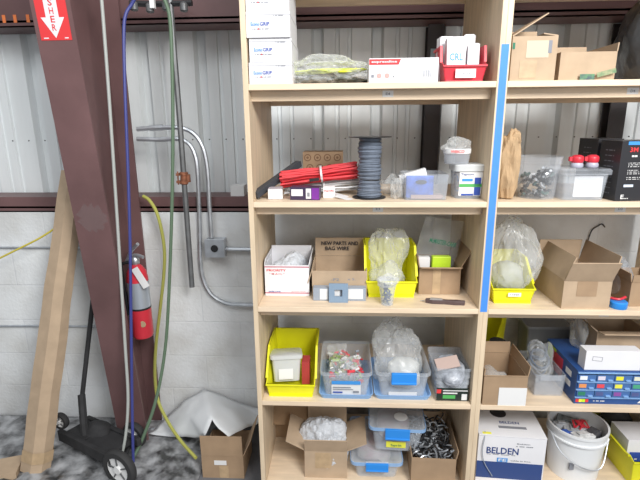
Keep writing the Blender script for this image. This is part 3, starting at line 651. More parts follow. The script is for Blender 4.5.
# clear bin with blue packaging
x0, x1 = 0.592, 0.761; w_ = x1-x0
t = thing('clear_bin', 'clear plastic bin with blue packets on the second shelf', 'storage bin', ((x0+x1)/2, .04, S2))
bm = NB(); a, b = w_/2, .08
loft(bm, [rrect(a*.93, b*.93, .0004, .008, cy=b), rrect(a, b, .098, .01, cy=b), rrect(a-.003, b-.003, .098, .009, cy=b), rrect(a*.93-.003, b*.93-.003, .003, .008, cy=b)]); link('tub', bm, CLEARD, t, smooth=True)
q = thing('packet', 'blue packet with a black oval logo inside the clear bin', 'packet', ((x0+x1)/2-.018, .062, S2+.006)); q.rotation_euler = (R(-6), 0, 0); bm = NB(); box(bm, -.055, .05, 0, .02, 0, .085); link('packet_body', bm, mat('blue_packet', (.05, .13, .55), .3, var=.5, scale=25), q, bevel=.004)
bm = NB(); lathe(bm, [(.022, 0), (.022, .0006)], 20, M=Matrix.Translation((.002, -.0003, .06)) @ Matrix.Rotation(R(90), 4, 'X') @ Matrix.Scale(.38, 4, (0, 1, 0))); link('logo', bm, INK, q)
q = thing('packet', 'white cardboard insert sticking out of the top of the clear bin', 'packet', ((x0+x1)/2-.03, .10, S2+.07)); q.rotation_euler = (0, R(-16), 0); bm = NB(); box(bm, -.06, .045, 0, .03, 0, .035); link('packet_body', bm, PAPER, q)
bag('zip_bag', 'loose clear bag with a white label against the left of the clear bin', 'bag', (0.571, .09, S2), .026, .04, .085, 22, BAG, .2)
bm = NB(); box(bm, -.06, .06, 0, .05, 0, .014); tag(link('metal_plate', bm, mat('pinkish_card', (.45, .33, .30), .6), None, ((x0+x1)/2+.005, .055, S2+.004)), 'flat pinkish strip lying in the bottom of the clear bin', 'strip')
# tub
cx = 0.846; t = thing('screw_tub', 'clear square tub of screws with white, green and blue label', 'tub', (cx, .072, S2)); h = .132
bm = NB(); a = .055; loft(bm, [rrect(a*.9, a*.9, .0004, .016, cy=a), rrect(a, a, h-.02, .018, cy=a), rrect(a*.98, a*.98, h-.02, .018, cy=a), rrect(a*.88, a*.88, .003, .016, cy=a)]); link('tub', bm, CLEAR, t, smooth=True)
bm = NB(); loft(bm, [rrect(a*1.09, a*1.09, h-.026, .018, cy=a), rrect(a*1.1, a*1.1, h-.004, .018, cy=a), rrect(a*1.03, a*1.03, h, .016, cy=a)]); link('tub_lid', bm, FROST, t, smooth=True)
bm = NB(); loft(bm, [[(-.040, .0035, .012), (.044, .0035, .012), (.048, -.0008, .103), (-.040, -.0008, .103)], [(-.040, .0050, .012), (.044, .0050, .012), (.048, .001, .103), (-.040, .001, .103)]]); l_ = link('paper_label', bm, PAPER, t)
text(l_, 'Tapcon', .048, .011, (-.012, -.0012, .094), NAVYINK, (87.5, 0, 0)); 
for nm, m_, (xa, xb, za, zb) in (('green_stripe', GREENP, (-.039, .045, .046, .058)), ('blue_panel', INKB, (.018, .042, .014, .082)), ('blue_print', INKLB, (-.03, .01, .068, .078)), ('blue_foot', INKB, (-.03, .016, .013, .02))):
    bm = NB(); ya = .0035-.0043*(za-.012)/.091-.0006; yc = .0035-.0043*(zb-.012)/.091-.0006; loft(bm, [[(xa, ya-.0006, za), (xb, ya-.0006, za), (xb, yc-.0006, zb), (xa, yc-.0006, zb)], [(xa, ya, za), (xb, ya, za), (xb, yc, zb), (xa, yc, zb)]]); link(nm, bm, m_, l_)
bm = NB()
rnd = random.Random(4)
for k in range(70):
    p_ = Vector((rnd.uniform(-.042, .042), a+rnd.uniform(-.042, .042), rnd.uniform(.01, .085))); q = Vector((rnd.uniform(-1, 1), rnd.uniform(-1, 1), rnd.uniform(-.5, .5))).normalized()*.013
    tube(bm, [p_-q*.5, p_+q*.5], .002, 5, sm=False)
tag(link('screws', bm, mat('blue_screws', (.12, .2, .4), .4, metal=.6), None, (cx, .072, S2)), 'loose screws filling the clear labelled tub', 'screws', kind='stuff')
t = thing('bagged_jar', 'round clear jar with red print and a crumpled bag on top of the screw tub', 'jar', (0.8, .115, S2+h+.0005))
bm = NB(); lathe(bm, [(.046, 0), (.05, .03), (.051, .055), (.049, .055), (.048, .03), (.044, .002)], 24); link('jar', bm, CLEARD, t, smooth=True)
bm = NB(); crumple(bm, .052, .045, .055, 33, .22, sub=4, cz=.045); link('bag_film', bm, BAG, t)
bm = NB(); lathe(bm, [(.0525, .040), (.0525, .058)], 24, cap0=False, cap1=False); link('paper_band', bm, PAPER, t, smooth=True)
text(t, 'WEICO', .052, .011, (-.010, -.0545, .049), INKR)

# ============================================================ LEFT UNIT, shelf 3
x0 = 0.03; w_ = 0.218-x0; h = .137
mbx = t = thing('mailing_box', 'white priority mail box with red stripes, open at the top', 'box', (x0, .126, S3), 0)
bm = NB(); box(bm, 0, w_, 0, .20, 0.0003, .003); box(bm, 0, w_, 0, .003, .003, h); box(bm, 0, w_, .197, .20, .003, h); box(bm, 0, .003, .003, .197, .003, h); box(bm, w_-.003, w_, .003, .197, .003, h); link('box_body', bm, WHITE, t)
for sd, M in (('l', Matrix.Translation((0, .1, h)) @ Matrix.Rotation(R(10), 4, 'Y')), ('r', Matrix.Translation((w_, .1, h)) @ Matrix.Rotation(R(12), 4, 'Y'))):
    bm = NB(); box(bm, -.0015, .0015, -.098, .098, 0, .028, 0, M); link('flap', bm, WHITE, t)
bm = NB(); box(bm, .002, w_-.002, .1985, .2015, h, h+.035); link('flap', bm, WHITE, t)
bm = NB(); crumple(bm, w_*.42, .085, .15, 40, .14, sub=4, M=Matrix.Translation((w_/2, .1, .004))); link('packing_bag', bm, BUBBLE, t)
for z_ in (.012, .128): decal(t, 'red_stripe', 0, w_, z_, z_+.0035, -.0002, mat('dark_red_stripe', (.45, .04, .09), .6) if 'dark_red_stripe' not in bpy.data.materials else bpy.data.materials['dark_red_stripe'])
text(t, 'PRIORITY', .082, .010, (.050, -.0012, .115), INKR); text(t, '* M A I L *', .066, .008, (.052, -.0012, .099), INKR)
text(t, 'UNITED STATES', .052, .006, (.040, -.0012, .020), INKB); text(t, 'postal box', .06, .004, (w_-.045, -.0012, .020), INKR)
# open carton with handwriting
x0 = 0.231; w_ = 0.462-x0; h = 1.082-S3
t = carton('open brown carton with handwriting on its raised rear flap', (x0, .12, S3+.0003), w_, .23, h, 0, {'back': (87, .085), 'left': (-72, .06)}, m=CARD2)
text(t, 'NEW PARTS AND', .17, .018, (w_*.5, .2235, h+.062), INK, (87, 0, 0)); text(t, 'BAG WIRE', .11, .018, (w_*.45, .2225, h+.038), INK, (87, 0, 0))
text(t, '-F2', .035, .012, (w_*.42, -.0004, h-.038), INKG); text(t, 'x 5.', .035, .010, (w_*.72, -.0004, h-.036), INKG)
t = thing('label_box', 'long blue-grey box with white labels in front of the handwritten carton', 'box', (0.238, .075, S3)); w2 = 0.456-0.238
bm = NB(); box(bm, 0, w2, 0, .035, .0003, .056); link('box_body', bm, GREY, t, bevel=.001)
decal(t, 'paper_label', .028, .06, .006, .052, -.0002, PAPER); decal(t, 'paper_label', .145, w2-.012, .010, .052, -.0002, PAPER); decal(t, 'paper_label', .085, .11, .022, .05, -.0002, PAPER)
t = thing('outlet_plate', 'square blue-grey plate with a square hole leaning on the long box', 'plate', (0.343, .053, S3)); t.rotation_euler = (R(-7), 0, 0); s_ = .039
bm = NB()
for (a, b, c, d) in ((-s_, s_, 0, .026), (-s_, s_, .054, .080), (-s_, -.016, .026, .054), (.016, s_, .026, .054)): box(bm, a, b, 0, .006, c+.0006, d+.0006)
link('plate_body', bm, mat('slate_plastic', (.20, .28, .38), .5), t)
# yellow bin with bags
x0 = 0.458; w_ = 0.671-x0; Hh = 1.166-S3
stack_bin('yellow plastic bin stuffed with clear bags, middle of the third shelf', (x0, .115, S3+.0003), w_, .25, min(Hh, .20), .074, YEL, slope=.45)
bag('clear_bag', 'large loose clear bag rising from the yellow bin on the third shelf', 'bag', (x0+w_*.46, .235, S3+.03), .080, .085, .235, 51, BAG, .22, -.12, sub=5)
bag('clear_bag', 'bag of small clear parts at the front of the yellow bin', 'bag', (x0+w_*.42, .18, S3+.012), .07, .055, .115, 52, BAG, .2, 0)
t = thing('screw_cup', 'clear tapered cup with dark screws standing at the shelf edge', 'cup', (0.54, .045, S3))
bm = NB(); lathe(bm, [(.024, .0005), (.027, .03), (.034, .075), (.041, .105), (.039, .105), (.032, .075), (.025, .03), (.022, .003)], 20); link('cup', bm, CLEAR, t, smooth=True)
bm = NB(); crumple(bm, .040, .034, .045, 60, .25, sub=3, cz=.078); link('bag_top', bm, BAG, t)
bm = NB(); rnd = random.Random(5)
for k in range(26):
    p_ = Vector((rnd.uniform(-.012, .012), rnd.uniform(-.012, .012), rnd.uniform(.01, .085))); q = Vector((rnd.uniform(-.5, .5), rnd.uniform(-.5, .5), rnd.uniform(-1, 1))).normalized()*.012; tube(bm, [p_-q, p_+q], .0028, 5, sm=False)
tag(link('screws', bm, mat('navy_screws', (.03, .05, .11), .4, metal=.5), None, (0.54, .045, S3)), 'dark screws inside the clear tapered cup', 'screws', kind='stuff')
# brown carton with flaps
x0 = 0.685; w_ = 0.858-x0; h = 1.085-S3
t = carton('brown taped carton at the right end of the third shelf', (x0, .16, S3+.0003), w_, .22, h, 0, {'front': (16, .035), 'right': (62, .14), 'left': (80, .05)}, m=CARD)
decal(t, 'packing_tape', w_*.33, w_*.52, .002, h-.002, -.0003, CARDTAPE)
bm = NB(); M = Matrix.Rotation(R(10), 4, 'Y')
q = thing('zip_bag', 'clear zip bag with green lettering standing in the brown carton', 'bag', (x0+w_*.40, .27, S3+.012))
pillow(bm, .175, .30, .06, M=Matrix.Rotation(R(9), 4, 'Y'), seed=4, amp=.012); link('bag_film', bm, BAGT, q, smooth=True)
text(q, 'McMASTER-CARR', .115, .021, (.032, -.062, .205), INKGR, (88, 12, 0), shear=.25)
q = thing('lime_case', 'lime green plastic case inside the zip bag', 'case', (x0+w_*.58, .205, S3+.07)); bm = NB(); box(bm, -.040, .040, 0, .03, 0, .085); link('case_body', bm, LGREEN, q, bevel=.004)
q = thing('small_box', 'small white box beside the lime case', 'box', (x0+w_*.17, .205, S3+.07)); bm = NB(); box(bm, -.028, .022, 0, .03, 0, .082); link('box_body', bm, PAPER, q, bevel=.004)
# utility knife
t = thing('utility_knife', 'utility knife with brown grip lying at the edge of the third shelf', 'knife', (0.774, .055, S3), -8)
bm = NB(); P_ = [(-.078, -.004), (-.05, -.014), (.0, -.010), (.04, -.014), (.078, -.010), (.08, .006), (.05, .010), (.0, .006), (-.05, .012), (-.075, .008)]; prism(bm, P_, .0005, .018, 0, 'z'); link('handle', bm, mat('brown_grip', (.09, .06, .06), .5), t, bevel=.003)
bm = NB(); prism(bm, [(-.06, -.013), (-.01, -.010), (-.01, .003), (-.055, .008)], .0182, .0215, 0, 'z'); link('metal_insert', bm, GALV, t); bm = NB(); prism(bm, [(-.078, -.003), (-.098, .001), (-.078, .006)], .006, .008, 0, 'z'); link('blade', bm, GALV, t)

# ============================================================ LEFT UNIT, shelf 4
x0 = 0.033; w_ = 0.244-x0; Hh = 0.719-S4
stack_bin('tall yellow plastic bin at the left end of the fourth shelf', (x0, .03, S4+.0003), w_, .31, min(Hh, .235), .062, YEL, slope=.42)
t = thing('frosted_tub', 'frosted square tub with printed label inside the yellow bin', 'tub', (x0+w_*.40, .085, S4+.040), 8); t.rotation_euler = (R(-14), 0, R(8))
bm = NB(); a = .068; loft(bm, [rrect(a*.82, a*.82, 0, .014, cy=a), rrect(a*.95, a*.95, .10, .016, cy=a)]); link('tub', bm, FROST, t, smooth=True)
bm = NB(); loft(bm, [rrect(a*1.05, a*1.05, .10, .016, cy=a), rrect(a*1.06, a*1.06, .115, .016, cy=a), rrect(a*.98, a*.98, .118, .014, cy=a)]); link('tub_lid', bm, FROST, t, smooth=True)
bm = NB(); box(bm, -.036, .028, .0, .001, .012, .058); link('paper_label', bm, PAPER, t)
q = thing('red_carton', 'red box standing upright in the yellow bin', 'box', (x0+w_*.70, .11, S4+.006)); bm = NB(); box(bm, 0, .034, 0, .07, 0, .115); link('box_body', bm, mat('dark_red_card', (.42, .05, .05), .5), q, bevel=.001)
# storage box A
cx = 0.376; w_ = 0.485-0.265+.004
t = shoebox('clear storage box with blue striped paper label, its lid underneath', (cx, .024, S4+.0003), w_, .30, .115, under=True, latch=False, paper=(-.062, .062, .012, .072, PAPER))
for nm, m_, (xa, xb, za, zb) in (('label_stripe', INKLB, (-.061, .061, .062, .078)), ('label_print', INKG, (-.055, .02, .045, .049)), ('label_print', INKG, (-.055, .03, .036, .039)), ('label_print', INKB, (-.055, -.015, .020, .026)), ('label_print', INKG, (.03, .055, .022, .03))):
    bm = NB(); f_ = lambda z__: .013-.006*z__/.1; box(bm, xa, xb, f_(za)-.0065, f_(za)-.0056, za+.006, zb+.006); link(nm, bm, m_, t)
rnd = random.Random(9)
bm = NB()
for k in range(150):
    p_ = Vector((rnd.uniform(-.072, .072), rnd.uniform(.04, .26), rnd.uniform(.03, .095))); M = Matrix.Translation(p_) @ Matrix.Rotation(rnd.random()*6, 4, 'Z') @ Matrix.Rotation(rnd.random()*3, 4, 'X')
    s_ = rnd.uniform(.007, .016); box(bm, -s_, s_, -s_*.4, s_*.4, -s_*.3, s_*.3, rnd.randrange(5), M)
tag(link('small_parts', bm, [REDP, mat('green_bits', (.30, .42, .15), .5), PAPER, mat('olive_bits', (.45, .43, .25), .5), GREY], None, (cx, .024, S4+.0075)), 'loose red, green and white small parts in the striped label box', 'small parts', kind='stuff')
for k, (lab, px, py, pz, w2, h2, tx_, rz_) in enumerate((('clear bag standing at the right side of the striped label box', .045, .10, .04, .075, .10, -25, 30), ('clear bag of parts lying at the front of the striped label box', -.035, .07, .055, .09, .085, -50, -10), ('clear bag leaning at the rear left of the striped label box', -.03, .19, .05, .09, .10, -30, 15))):
    t = thing('zip_bag', lab, 'bag', (cx+px, .024+py, S4+pz)); bm = NB(); pillow(bm, w2, h2, .03, amp=.012, seed=k*3+2, M=Matrix.Rotation(R(rz_), 4, 'Z') @ Matrix.Rotation(R(tx_), 4, 'X')); link('bag_film', bm, BAGT, t, smooth=True)
# storage box B with big bag
cx = 0.617; w_ = 0.73-0.497
t = shoebox('clear storage box with a bright blue latch, its lid underneath', (cx, .026, S4+.0003), w_, .33, .118, under=True, latch=True, paper=(-.06, .06, .010, .030, PAPER))
bag('clear_bag', 'big balled-up clear plastic bag bulging out of the blue-latched box', 'bag', (cx-.012, .20, S4+.018), .105, .110, .25, 91, BAG, .24, .05, sub=5)
bag('clear_bag', 'smaller bag of whitish parts beneath the big clear bag', 'bag', (cx+.012, .13, S4+.016), .070, .07, .13, 92, FROST, .15, sub=3)
# stacked tubs with dark label
cx = 0.822; w_ = .140
t = thing('stacked_tubs', 'nested clear square tubs with a black and green label', 'tub', (cx, .02, S4))
for k in range(3):
    bm = NB(); a = w_/2+.004*k; z_ = .03*k; b = .10
    loft(bm, [rrect(a*.88, b*.92, z_+.0005, .016, cy=b), rrect(a*.94, b*.96, z_+.078, .018, cy=b), rrect(a, b, z_+.080, .018, cy=b), rrect(a, b, z_+.092, .018, cy=b), rrect(a-.004, b-.004, z_+.092, .016, cy=b), rrect(a*.88-.002, b*.92-.002, z_+.004, .016, cy=b)]); link('tub', bm, CLEARD if k else CLEAR, t, smooth=True)
bm = NB(); box(bm, -w_*.47, w_*.47, .003, .0045, .004, .062); l_ = link('dark_label', bm, mat('black_green_label', (.02, .03, .025), .4), t)
bm = NB(); box(bm, -.040, .012, .0020, .0028, .014, .030); link('green_panel', bm, GREENP, l_); bm = NB(); box(bm, -.066, -.048, .0020, .0028, .038, .056); link('red_square', bm, INKR, l_)
bm = NB(); box(bm, .038, .060, .0018, .0028, .008, .036); box(bm, -.040, .062, .0020, .0028, .049, .053); box(bm, -.040, .02, .0020, .0028, .036, .042); link('white_print', bm, PAPER, l_)
t = thing('zip_bag', 'grey foil bag lying across the nested clear tubs', 'bag', (cx+.0, .07, S4+.105)); bm = NB(); M = Matrix.Rotation(R(-14), 4, 'Y') @ Matrix.Rotation(R(22), 4, 'X'); crumple(bm, .060, .075, .05, 95, .1, sub=4, M=M); link('bag_film', bm, mat('grey_foil', (.30, .32, .36), .3, var=.3, scale=40), t); bm = NB(); box(bm, -.055, .04, -.02, .04, .058, .062, 0, M); link('paper_label', bm, mat('rosy_card', (.50, .38, .34), .6), t)

# ============================================================ LEFT UNIT, bottom shelf
x0 = 0.191; w_ = 0.383-x0
h = .142
t = carton('open brown carton of bubble wrap on the bottom shelf', (x0, .055, S5+.0003), w_, .21, h, 0, {'front': (72, .075), 'left': (28, .095), 'right': (25, .095), 'back': (80, .10)}, m=CARD2, fl=.09)
decal(t, 'torn_patch', w_*.25, w_*.62, h-.09, h-.01, -.0003, CARDTAPE)
bag('bubble_wrap', 'ball of bubble wrap in the open carton on the bottom shelf', 'bubble wrap', (x0+w_*.48, .155, S5+.03), .100, .085, .205, 103, BUBBLE, .26, sub=5, freq=1.7)
t = carton('dark brown carton lying at the back left of the bottom shelf', (0.017, .33, S5+.0003), .33, .19, .22, 0, {'front': (-60, .12)}, m=CARDIN)
cx = 0.517-.0
zc = 0.217
t = shoebox('clear storage box with blue latch under the other one on the bottom shelf', (cx, .055, S5+.0003), .225, .33, zc-S5-.02, lid=True, latch=True, paper=(-.05, .05, .03, .09, PAPER))
z2 = zc+.004-.012
cx2 = 0.615
cx2 = 0.609
t = shoebox('clear storage box with blue latch and yellow label, stacked on top', (cx2, .10, z2+.012), .245, .31, .122, rz=-3, lid=True, latch=True, paper=(-.048, .04, .018, .05, YLAB))
text(t, 'Tape kit', .05, .014, (-.004, .0035, .034), INKGR)
bm = NB(); lathe(bm, [(.032, 0), (.032, .0008)], 24, M=Matrix.Translation((.02, .09, .1312)) @ Matrix.Translation((0, 0, -.0055))); link('round_sticker', bm, PAPER, t)
for lab, c_, z_ in (('bags of pale parts inside the lower latched storage box', cx, S5+.006), ('bags of pale parts inside the upper latched storage box', cx2, z2+.016)):
    bag('zip_bag', lab, 'bag', (c_, .23 if z_ < .2 else .265, z_), .085, .11, .085, int(z_*1000), mat('mixed_bits', (.50, .48, .46), .5, col2=(.45, .30, .33), scale=20) if 'mixed_bits' not in bpy.data.materials else bpy.data.materials['mixed_bits'], .12, sub=3)
x0 = 0.667; w_ = 0.86-x0
t = carton('narrow brown carton full of black metal clips on the bottom shelf', (x0, .035, S5+.0003), w_, .27, .135, -2, {'right': (80, .04), 'back': (84, .05)}, m=CARD)
bm = NB(); rnd = random.Random(11)
for k in range(230):
    p_ = Vector((rnd.uniform(.015, w_-.02), rnd.uniform(.02, .25), rnd.uniform(.085, .150))); p_.z += .03*(p_.y/.25)
    q = Vector((rnd.uniform(-1, 1), rnd.uniform(-1, 1), rnd.uniform(-.6, .9))).normalized(); s_ = q.cross(Vector((rnd.uniform(-1, 1), rnd.uniform(-1, 1), 1))).normalized(); L_ = rnd.uniform(.018, .034)
    f = [p_-q*L_-s_*.004, p_-q*L_*.3+s_*.006, p_+q*L_*.5+s_*.004, p_+q*L_-s_*.008]
    for v_ in f: v_.x = min(w_-.008, max(.008, v_.x)); v_.y = min(.262, max(.008, v_.y))
    n0 = len(bm.faces); tube(bm, f, .0034, 5, seg=2, m=1 if rnd.random() < .5 else 0)
o = link('metal_clips', bm, [BLACK, GALV], None, (x0, .035, S5+.0003), (0, 0, R(-2)), smooth=True); tag(o, 'tangled heap of black and silver metal clips in the narrow carton', 'clips', kind='stuff')

# ============================================================ RIGHT UNIT, shelf 1
x0 = 0.944; w_ = 1.098-x0; h = 1.967-S1
t = carton('square brown carton with a raised torn flap on the top shelf of the right unit', (x0, .02, S1+.0003), w_, .19, h, 0, {'left': (148, .135), 'right': (172, .05), 'back': (88, .045)}, m=CARD2)
decal(t, 'paper_label', w_*.32, w_*.82, h*.52, h*.90, -.0003, mat('cream_label', (.58, .48, .36), .7)); decal(t, 'paper_label', w_*.20, w_*.58, .01, h*.46, -.0003, CARDTAPE); decal(t, 'label_mark', w_*.80, w_*.88, h*.62, h*.9, -.0005, INKG)
decal(t, 'green_mark', .002, .010, h*.72, h*.86, -.0003, INKGR)
x0 = 1.123; w_ = 1.316-x0; h = 1.917-S1
t = carton('shallow open brown carton behind papers, top shelf of the right unit', (x0, .045, S1+.0003), w_, .22, h, 0, {'back': (86, .045), 'right': (86, .028)}, m=CARD2)
bm = NB(); box(bm, 0, .05, 0, .002, .0003, .022); l_ = link('green_print_card', bm, mat('green_navy_card', (.05, .08, .10), .5, col2=(.1, .25, .12), scale=60), None, (1.192, .033, S1)); tag(l_, 'dark green and blue card leaning on the shallow carton', 'card')
bm = NB(); M = Matrix.Rotation(R(-14), 4, 'Y'); box(bm, 0, .065, 0, .002, .010, .026, 0, M); tag(link('green_strip', bm, mat('green_leaf_card', (.10, .20, .10), .5, col2=(.3, .32, .18), scale=60), None, (1.253, .030, S1)), 'green printed strip tilted against the shallow carton', 'card')
bag('black_bag', 'wrinkled black plastic bag at the right of the top shelf', 'bag', (1.547, .24, S1), .112, .17, .33, 111, mat('black_bag_film', (.045, .048, .052), .28, bump=.6, bscale=22, spec=.7), .09, sub=5, freq=3.2)

# ============================================================ RIGHT UNIT, shelf 2
t = thing('paper_bag', 'crumpled brown paper bag by the left upright of the right unit', 'bag', (0.992, .10, S2))
bm = NB(); crumple(bm, .046, .05, .24, 120, .26, sub=5, pinch=.05, freq=1.3); link('bag_body', bm, TAN, t); bm = NB(); M = Matrix.Translation((.012, 0, .20)) @ Matrix.Rotation(R(14), 4, 'Y'); crumple(bm, .022, .03, .055, 121, .25, sub=3, M=M); link('bag_mouth', bm, TAN, t)
cx = 1.116; t = thing('round_tub', 'clear round tub full of metal clamps on the second shelf of the right unit', 'tub', (cx, .115, S2)); h = 1.553-S2
bm = NB(); lathe(bm, [(.066, .0005), (.078, h-.028), (.081, h-.026), (.083, h), (.080, h), (.076, h-.028), (.063, .004)], 32); link('tub', bm, CLEAR2, t, smooth=True)
bm = NB(); rnd = random.Random(13)
for k in range(75):
    a = rnd.random()*6.28; rr = .052*math.sqrt(rnd.random()); p_ = Vector((rr*math.cos(a), rr*math.sin(a), rnd.uniform(.012, .105))); q = Vector((rnd.uniform(-1, 1), rnd.uniform(-1, 1), rnd.uniform(-1, 1))).normalized()*.012; s_ = q.orthogonal().normalized()*.009
    mi = rnd.choice((0, 0, 0, 1, 2)); tube(bm, [p_-q, p_+s_, p_+q], .0058, 5, m=mi, seg=2)
tag(link('metal_clamps', bm, [BLACK, GALV, mat('dark_green_bits', (.05, .10, .09), .5)], None, (cx, .115, S2), smooth=True), 'dark clamps and fittings heaped in the round clear tub', 'clamps', kind='stuff')
x0 = 1.174; x1 = 1.341; w_ = x1-x0; cx = (x0+x1)/2; h = 1.511-S2
t = thing('storage_box', 'clear lidded box holding white paper, next to the black abrasive boxes', 'storage box', (cx, .03, S2))
bm = NB(); a, b = w_/2, .08; loft(bm, [rrect(a*.88, b*.93, .0005, .01, cy=b), rrect(a, b, h-.02, .012, cy=b), rrect(a-.003, b-.003, h-.02, .01, cy=b), rrect(a*.88-.003, b*.93-.003, .004, .01, cy=b)]); link('tub', bm, CLEAR, t, smooth=True)
bm = NB(); loft(bm, [rrect(a+.008, b+.008, h-.022, .014, cy=b), rrect(a+.009, b+.009, h-.006, .014, cy=b), rrect(a+.003, b+.003, h, .012, cy=b)]); link('lid', bm, CLEARD, t, smooth=True)
bm = NB(); box(bm, -a*.42, a*.82, .0125, .0145, .012, h-.028); l_ = link('paper_sheet', bm, PAPER, t)
bm = NB()
for k in range(6): box(bm, -a*.3, a*(.5 if k % 2 else .68), .0118, .0123, .022+k*.011, .0245+k*.011)
link('paper_print', bm, mat('pale_print', (.55, .55, .62), .7), l_)
for i, u in enumerate((1.244, 1.303)):
    t = thing('capped_bottle', ['squat grey bottle with a red cap on the clear lidded box, left of two', 'squat grey bottle with a red cap on the clear lidded box, right of two'][i], 'bottle', (u, .085+.006*i, S2+h+.0005), 0, 'red-capped bottles')
    bm = NB(); lathe(bm, [(.020, 0), (.0225, .004), (.0225, .012), (.019, .018)], 20); link('bottle_body', bm, mat('grey_bottle', (.40, .40, .48), .35) if i == 0 else bpy.data.materials['grey_bottle'], t, smooth=True)
    bm = NB(); lathe(bm, [(.019, .0182), (.0215, .022), (.0225, .036), (.019, .043), (.010, .047)], 20); box(bm, -.031, -.018, -.006, .006, .024, .040); link('cap', bm, REDP, t, smooth=True)['label'] = 'red cap'
def blackbox(label, x, y, w_, d_, h, rz, brand):
    t = thing('abrasive_box', label, 'box', (x, y, S2+.0003), rz, 'black abrasive boxes'); bm = NB(); box(bm, 0, w_, 0, d_, 0, h); link('box_body', bm, mat('black_glossy_card', (.028, .028, .032), .35) if 'black_glossy_card' not in bpy.data.materials else bpy.data.materials['black_glossy_card'], t, bevel=.001)
    if brand:
        decal(t, 'blue_band', .022, w_, h-.014, h-.002, -.0002, INKLB); text(t, '3M', .030, .017, (.046, -.0012, h-.031), INKR)
        text(t, '-- ----', .075, .006, (.078, -.0012, h-.054), PAPER)
        for k, (ww, zz_) in enumerate(((.05, .150), (.07, .143), (.06, .136), (.04, .122), (.065, .115), (.07, .108), (.065, .094), (.07, .087))): text(t, '- -- --- - -- -', ww, .0022, (.032+ww/2, -.0012, zz_*h/.235), PAPER)
        decal(t, 'white_label', .026, .062, .052, .061, -.0002, mat('blue_white_label', (.6, .68, .8), .6)); text(t, 'E...', .03, .016, (.035, -.0012, .016), PAPER)
    for k in range(9): text(t, '-- --- -', .05 if w_ > .06 else w_*.6, .003, (0-.0012, d_*.5, h*.12+k*h*.09), INKG, (90, 0, -90))
    return t
h3 = 1.611-S2
blackbox('black box with red and white brand lettering at the right of the second shelf', 1.36, .012, .17, .12, h3, 6, True)
blackbox('plain black box behind the clear lidded box', 1.347, .15, .10, .13, 1.614-S2, 4, False)

# ============================================================ RIGHT UNIT, shelf 3
x0 = 0.962; w_ = 1.132-x0
stack_bin('yellow plastic bin with a large clear bag, third shelf of the right unit', (x0, .06, S3+.0003), w_, .26, .16, .066, YEL, slope=.5)
q = thing('bin_tag', 'white paper tag on the yellow bin under the clear bag', 'label', (x0+w_*.36, .0535, S3+.034)); bm = NB(); box(bm, 0, w_*.30, -.001, 0, 0, .016); link('card', bm, PAPER, q); text(q, '11845', w_*.2, .006, (w_*.15, -.0013, .008), INKG)
bag('clear_bag', 'large upright clear bag of parts in the yellow bin of the right unit', 'bag', (x0+w_*.56, .165, S3+.02), .115, .10, .31, 131, BAG, .22, .40, sub=5)
bag('parts_bag', 'pale inner bundle inside the large clear bag', 'bag', (x0+w_*.5, .16, S3+.02), .07, .065, .13, 132, mat('pale_olive_bits', (.40, .42, .28), .6, col2=(.52, .54, .50), scale=18), .1, sub=3)
x0 = 1.218; w_ = 1.4-x0; h = 1.082-S3
t = carton('large open brown carton with all flaps raised, third shelf of the right unit', (x0, .015, S3+.0003), w_, .27, h, 0, {'front': (62, .095), 'left': (112, .10), 'right': (78, .10), 'back': (96, .10)}, m=CARD2)
decal(t, 'packing_tape', w_*.28, w_*.70, h*.45, h-.002, -.0003, CARD)
t = thing('tape_measure', 'bright blue round cap with a red bit at the edge of the third shelf', 'cap', (1.446, .035, S3)); bm = NB(); lathe(bm, [(.030, .0005), (.032, .004), (.032, .024), (.028, .028)], 24); link('cap_body', bm, BLUEP, t, smooth=True)
bm = NB(); tube(bm, [(-.03, .02, .034), (0, .0, .034), (.03, .01, .04)], .005); link('red_lead', bm, REDP, t, smooth=True)
bag('zip_bag', 'clear bag of dark fittings between the large carton and the small one', 'bag', (1.518, .16, S3), .038, .06, .165, 140, CLEARD, .18)
bag('dark_fittings', 'dark fittings showing through the clear bag on the third shelf', 'fittings', (1.521, .165, S3), .026, .045, .10, 141, mat('dark_mix', (.08, .07, .09), .5, var=.6, scale=60), .2, sub=3)
carton('small brown carton at the right edge of the third shelf', (1.491, .045, S3+.0003), .15, .2, .10, 0, {'left': (80, .035), 'front': (84, .03)}, m=CARD)
cr = (1.637, 0.6, 1.228)
pipe('wire', 'thin dark bent wire on the block wall behind the right unit', 'wire', [(1.602, 0.612, 1.097), (1.612, 0.606, 1.15), (1.638, 0.606, 1.171), (1.657, 0.608, 1.181), (1.676, 0.612, 1.164)], .003, INK)

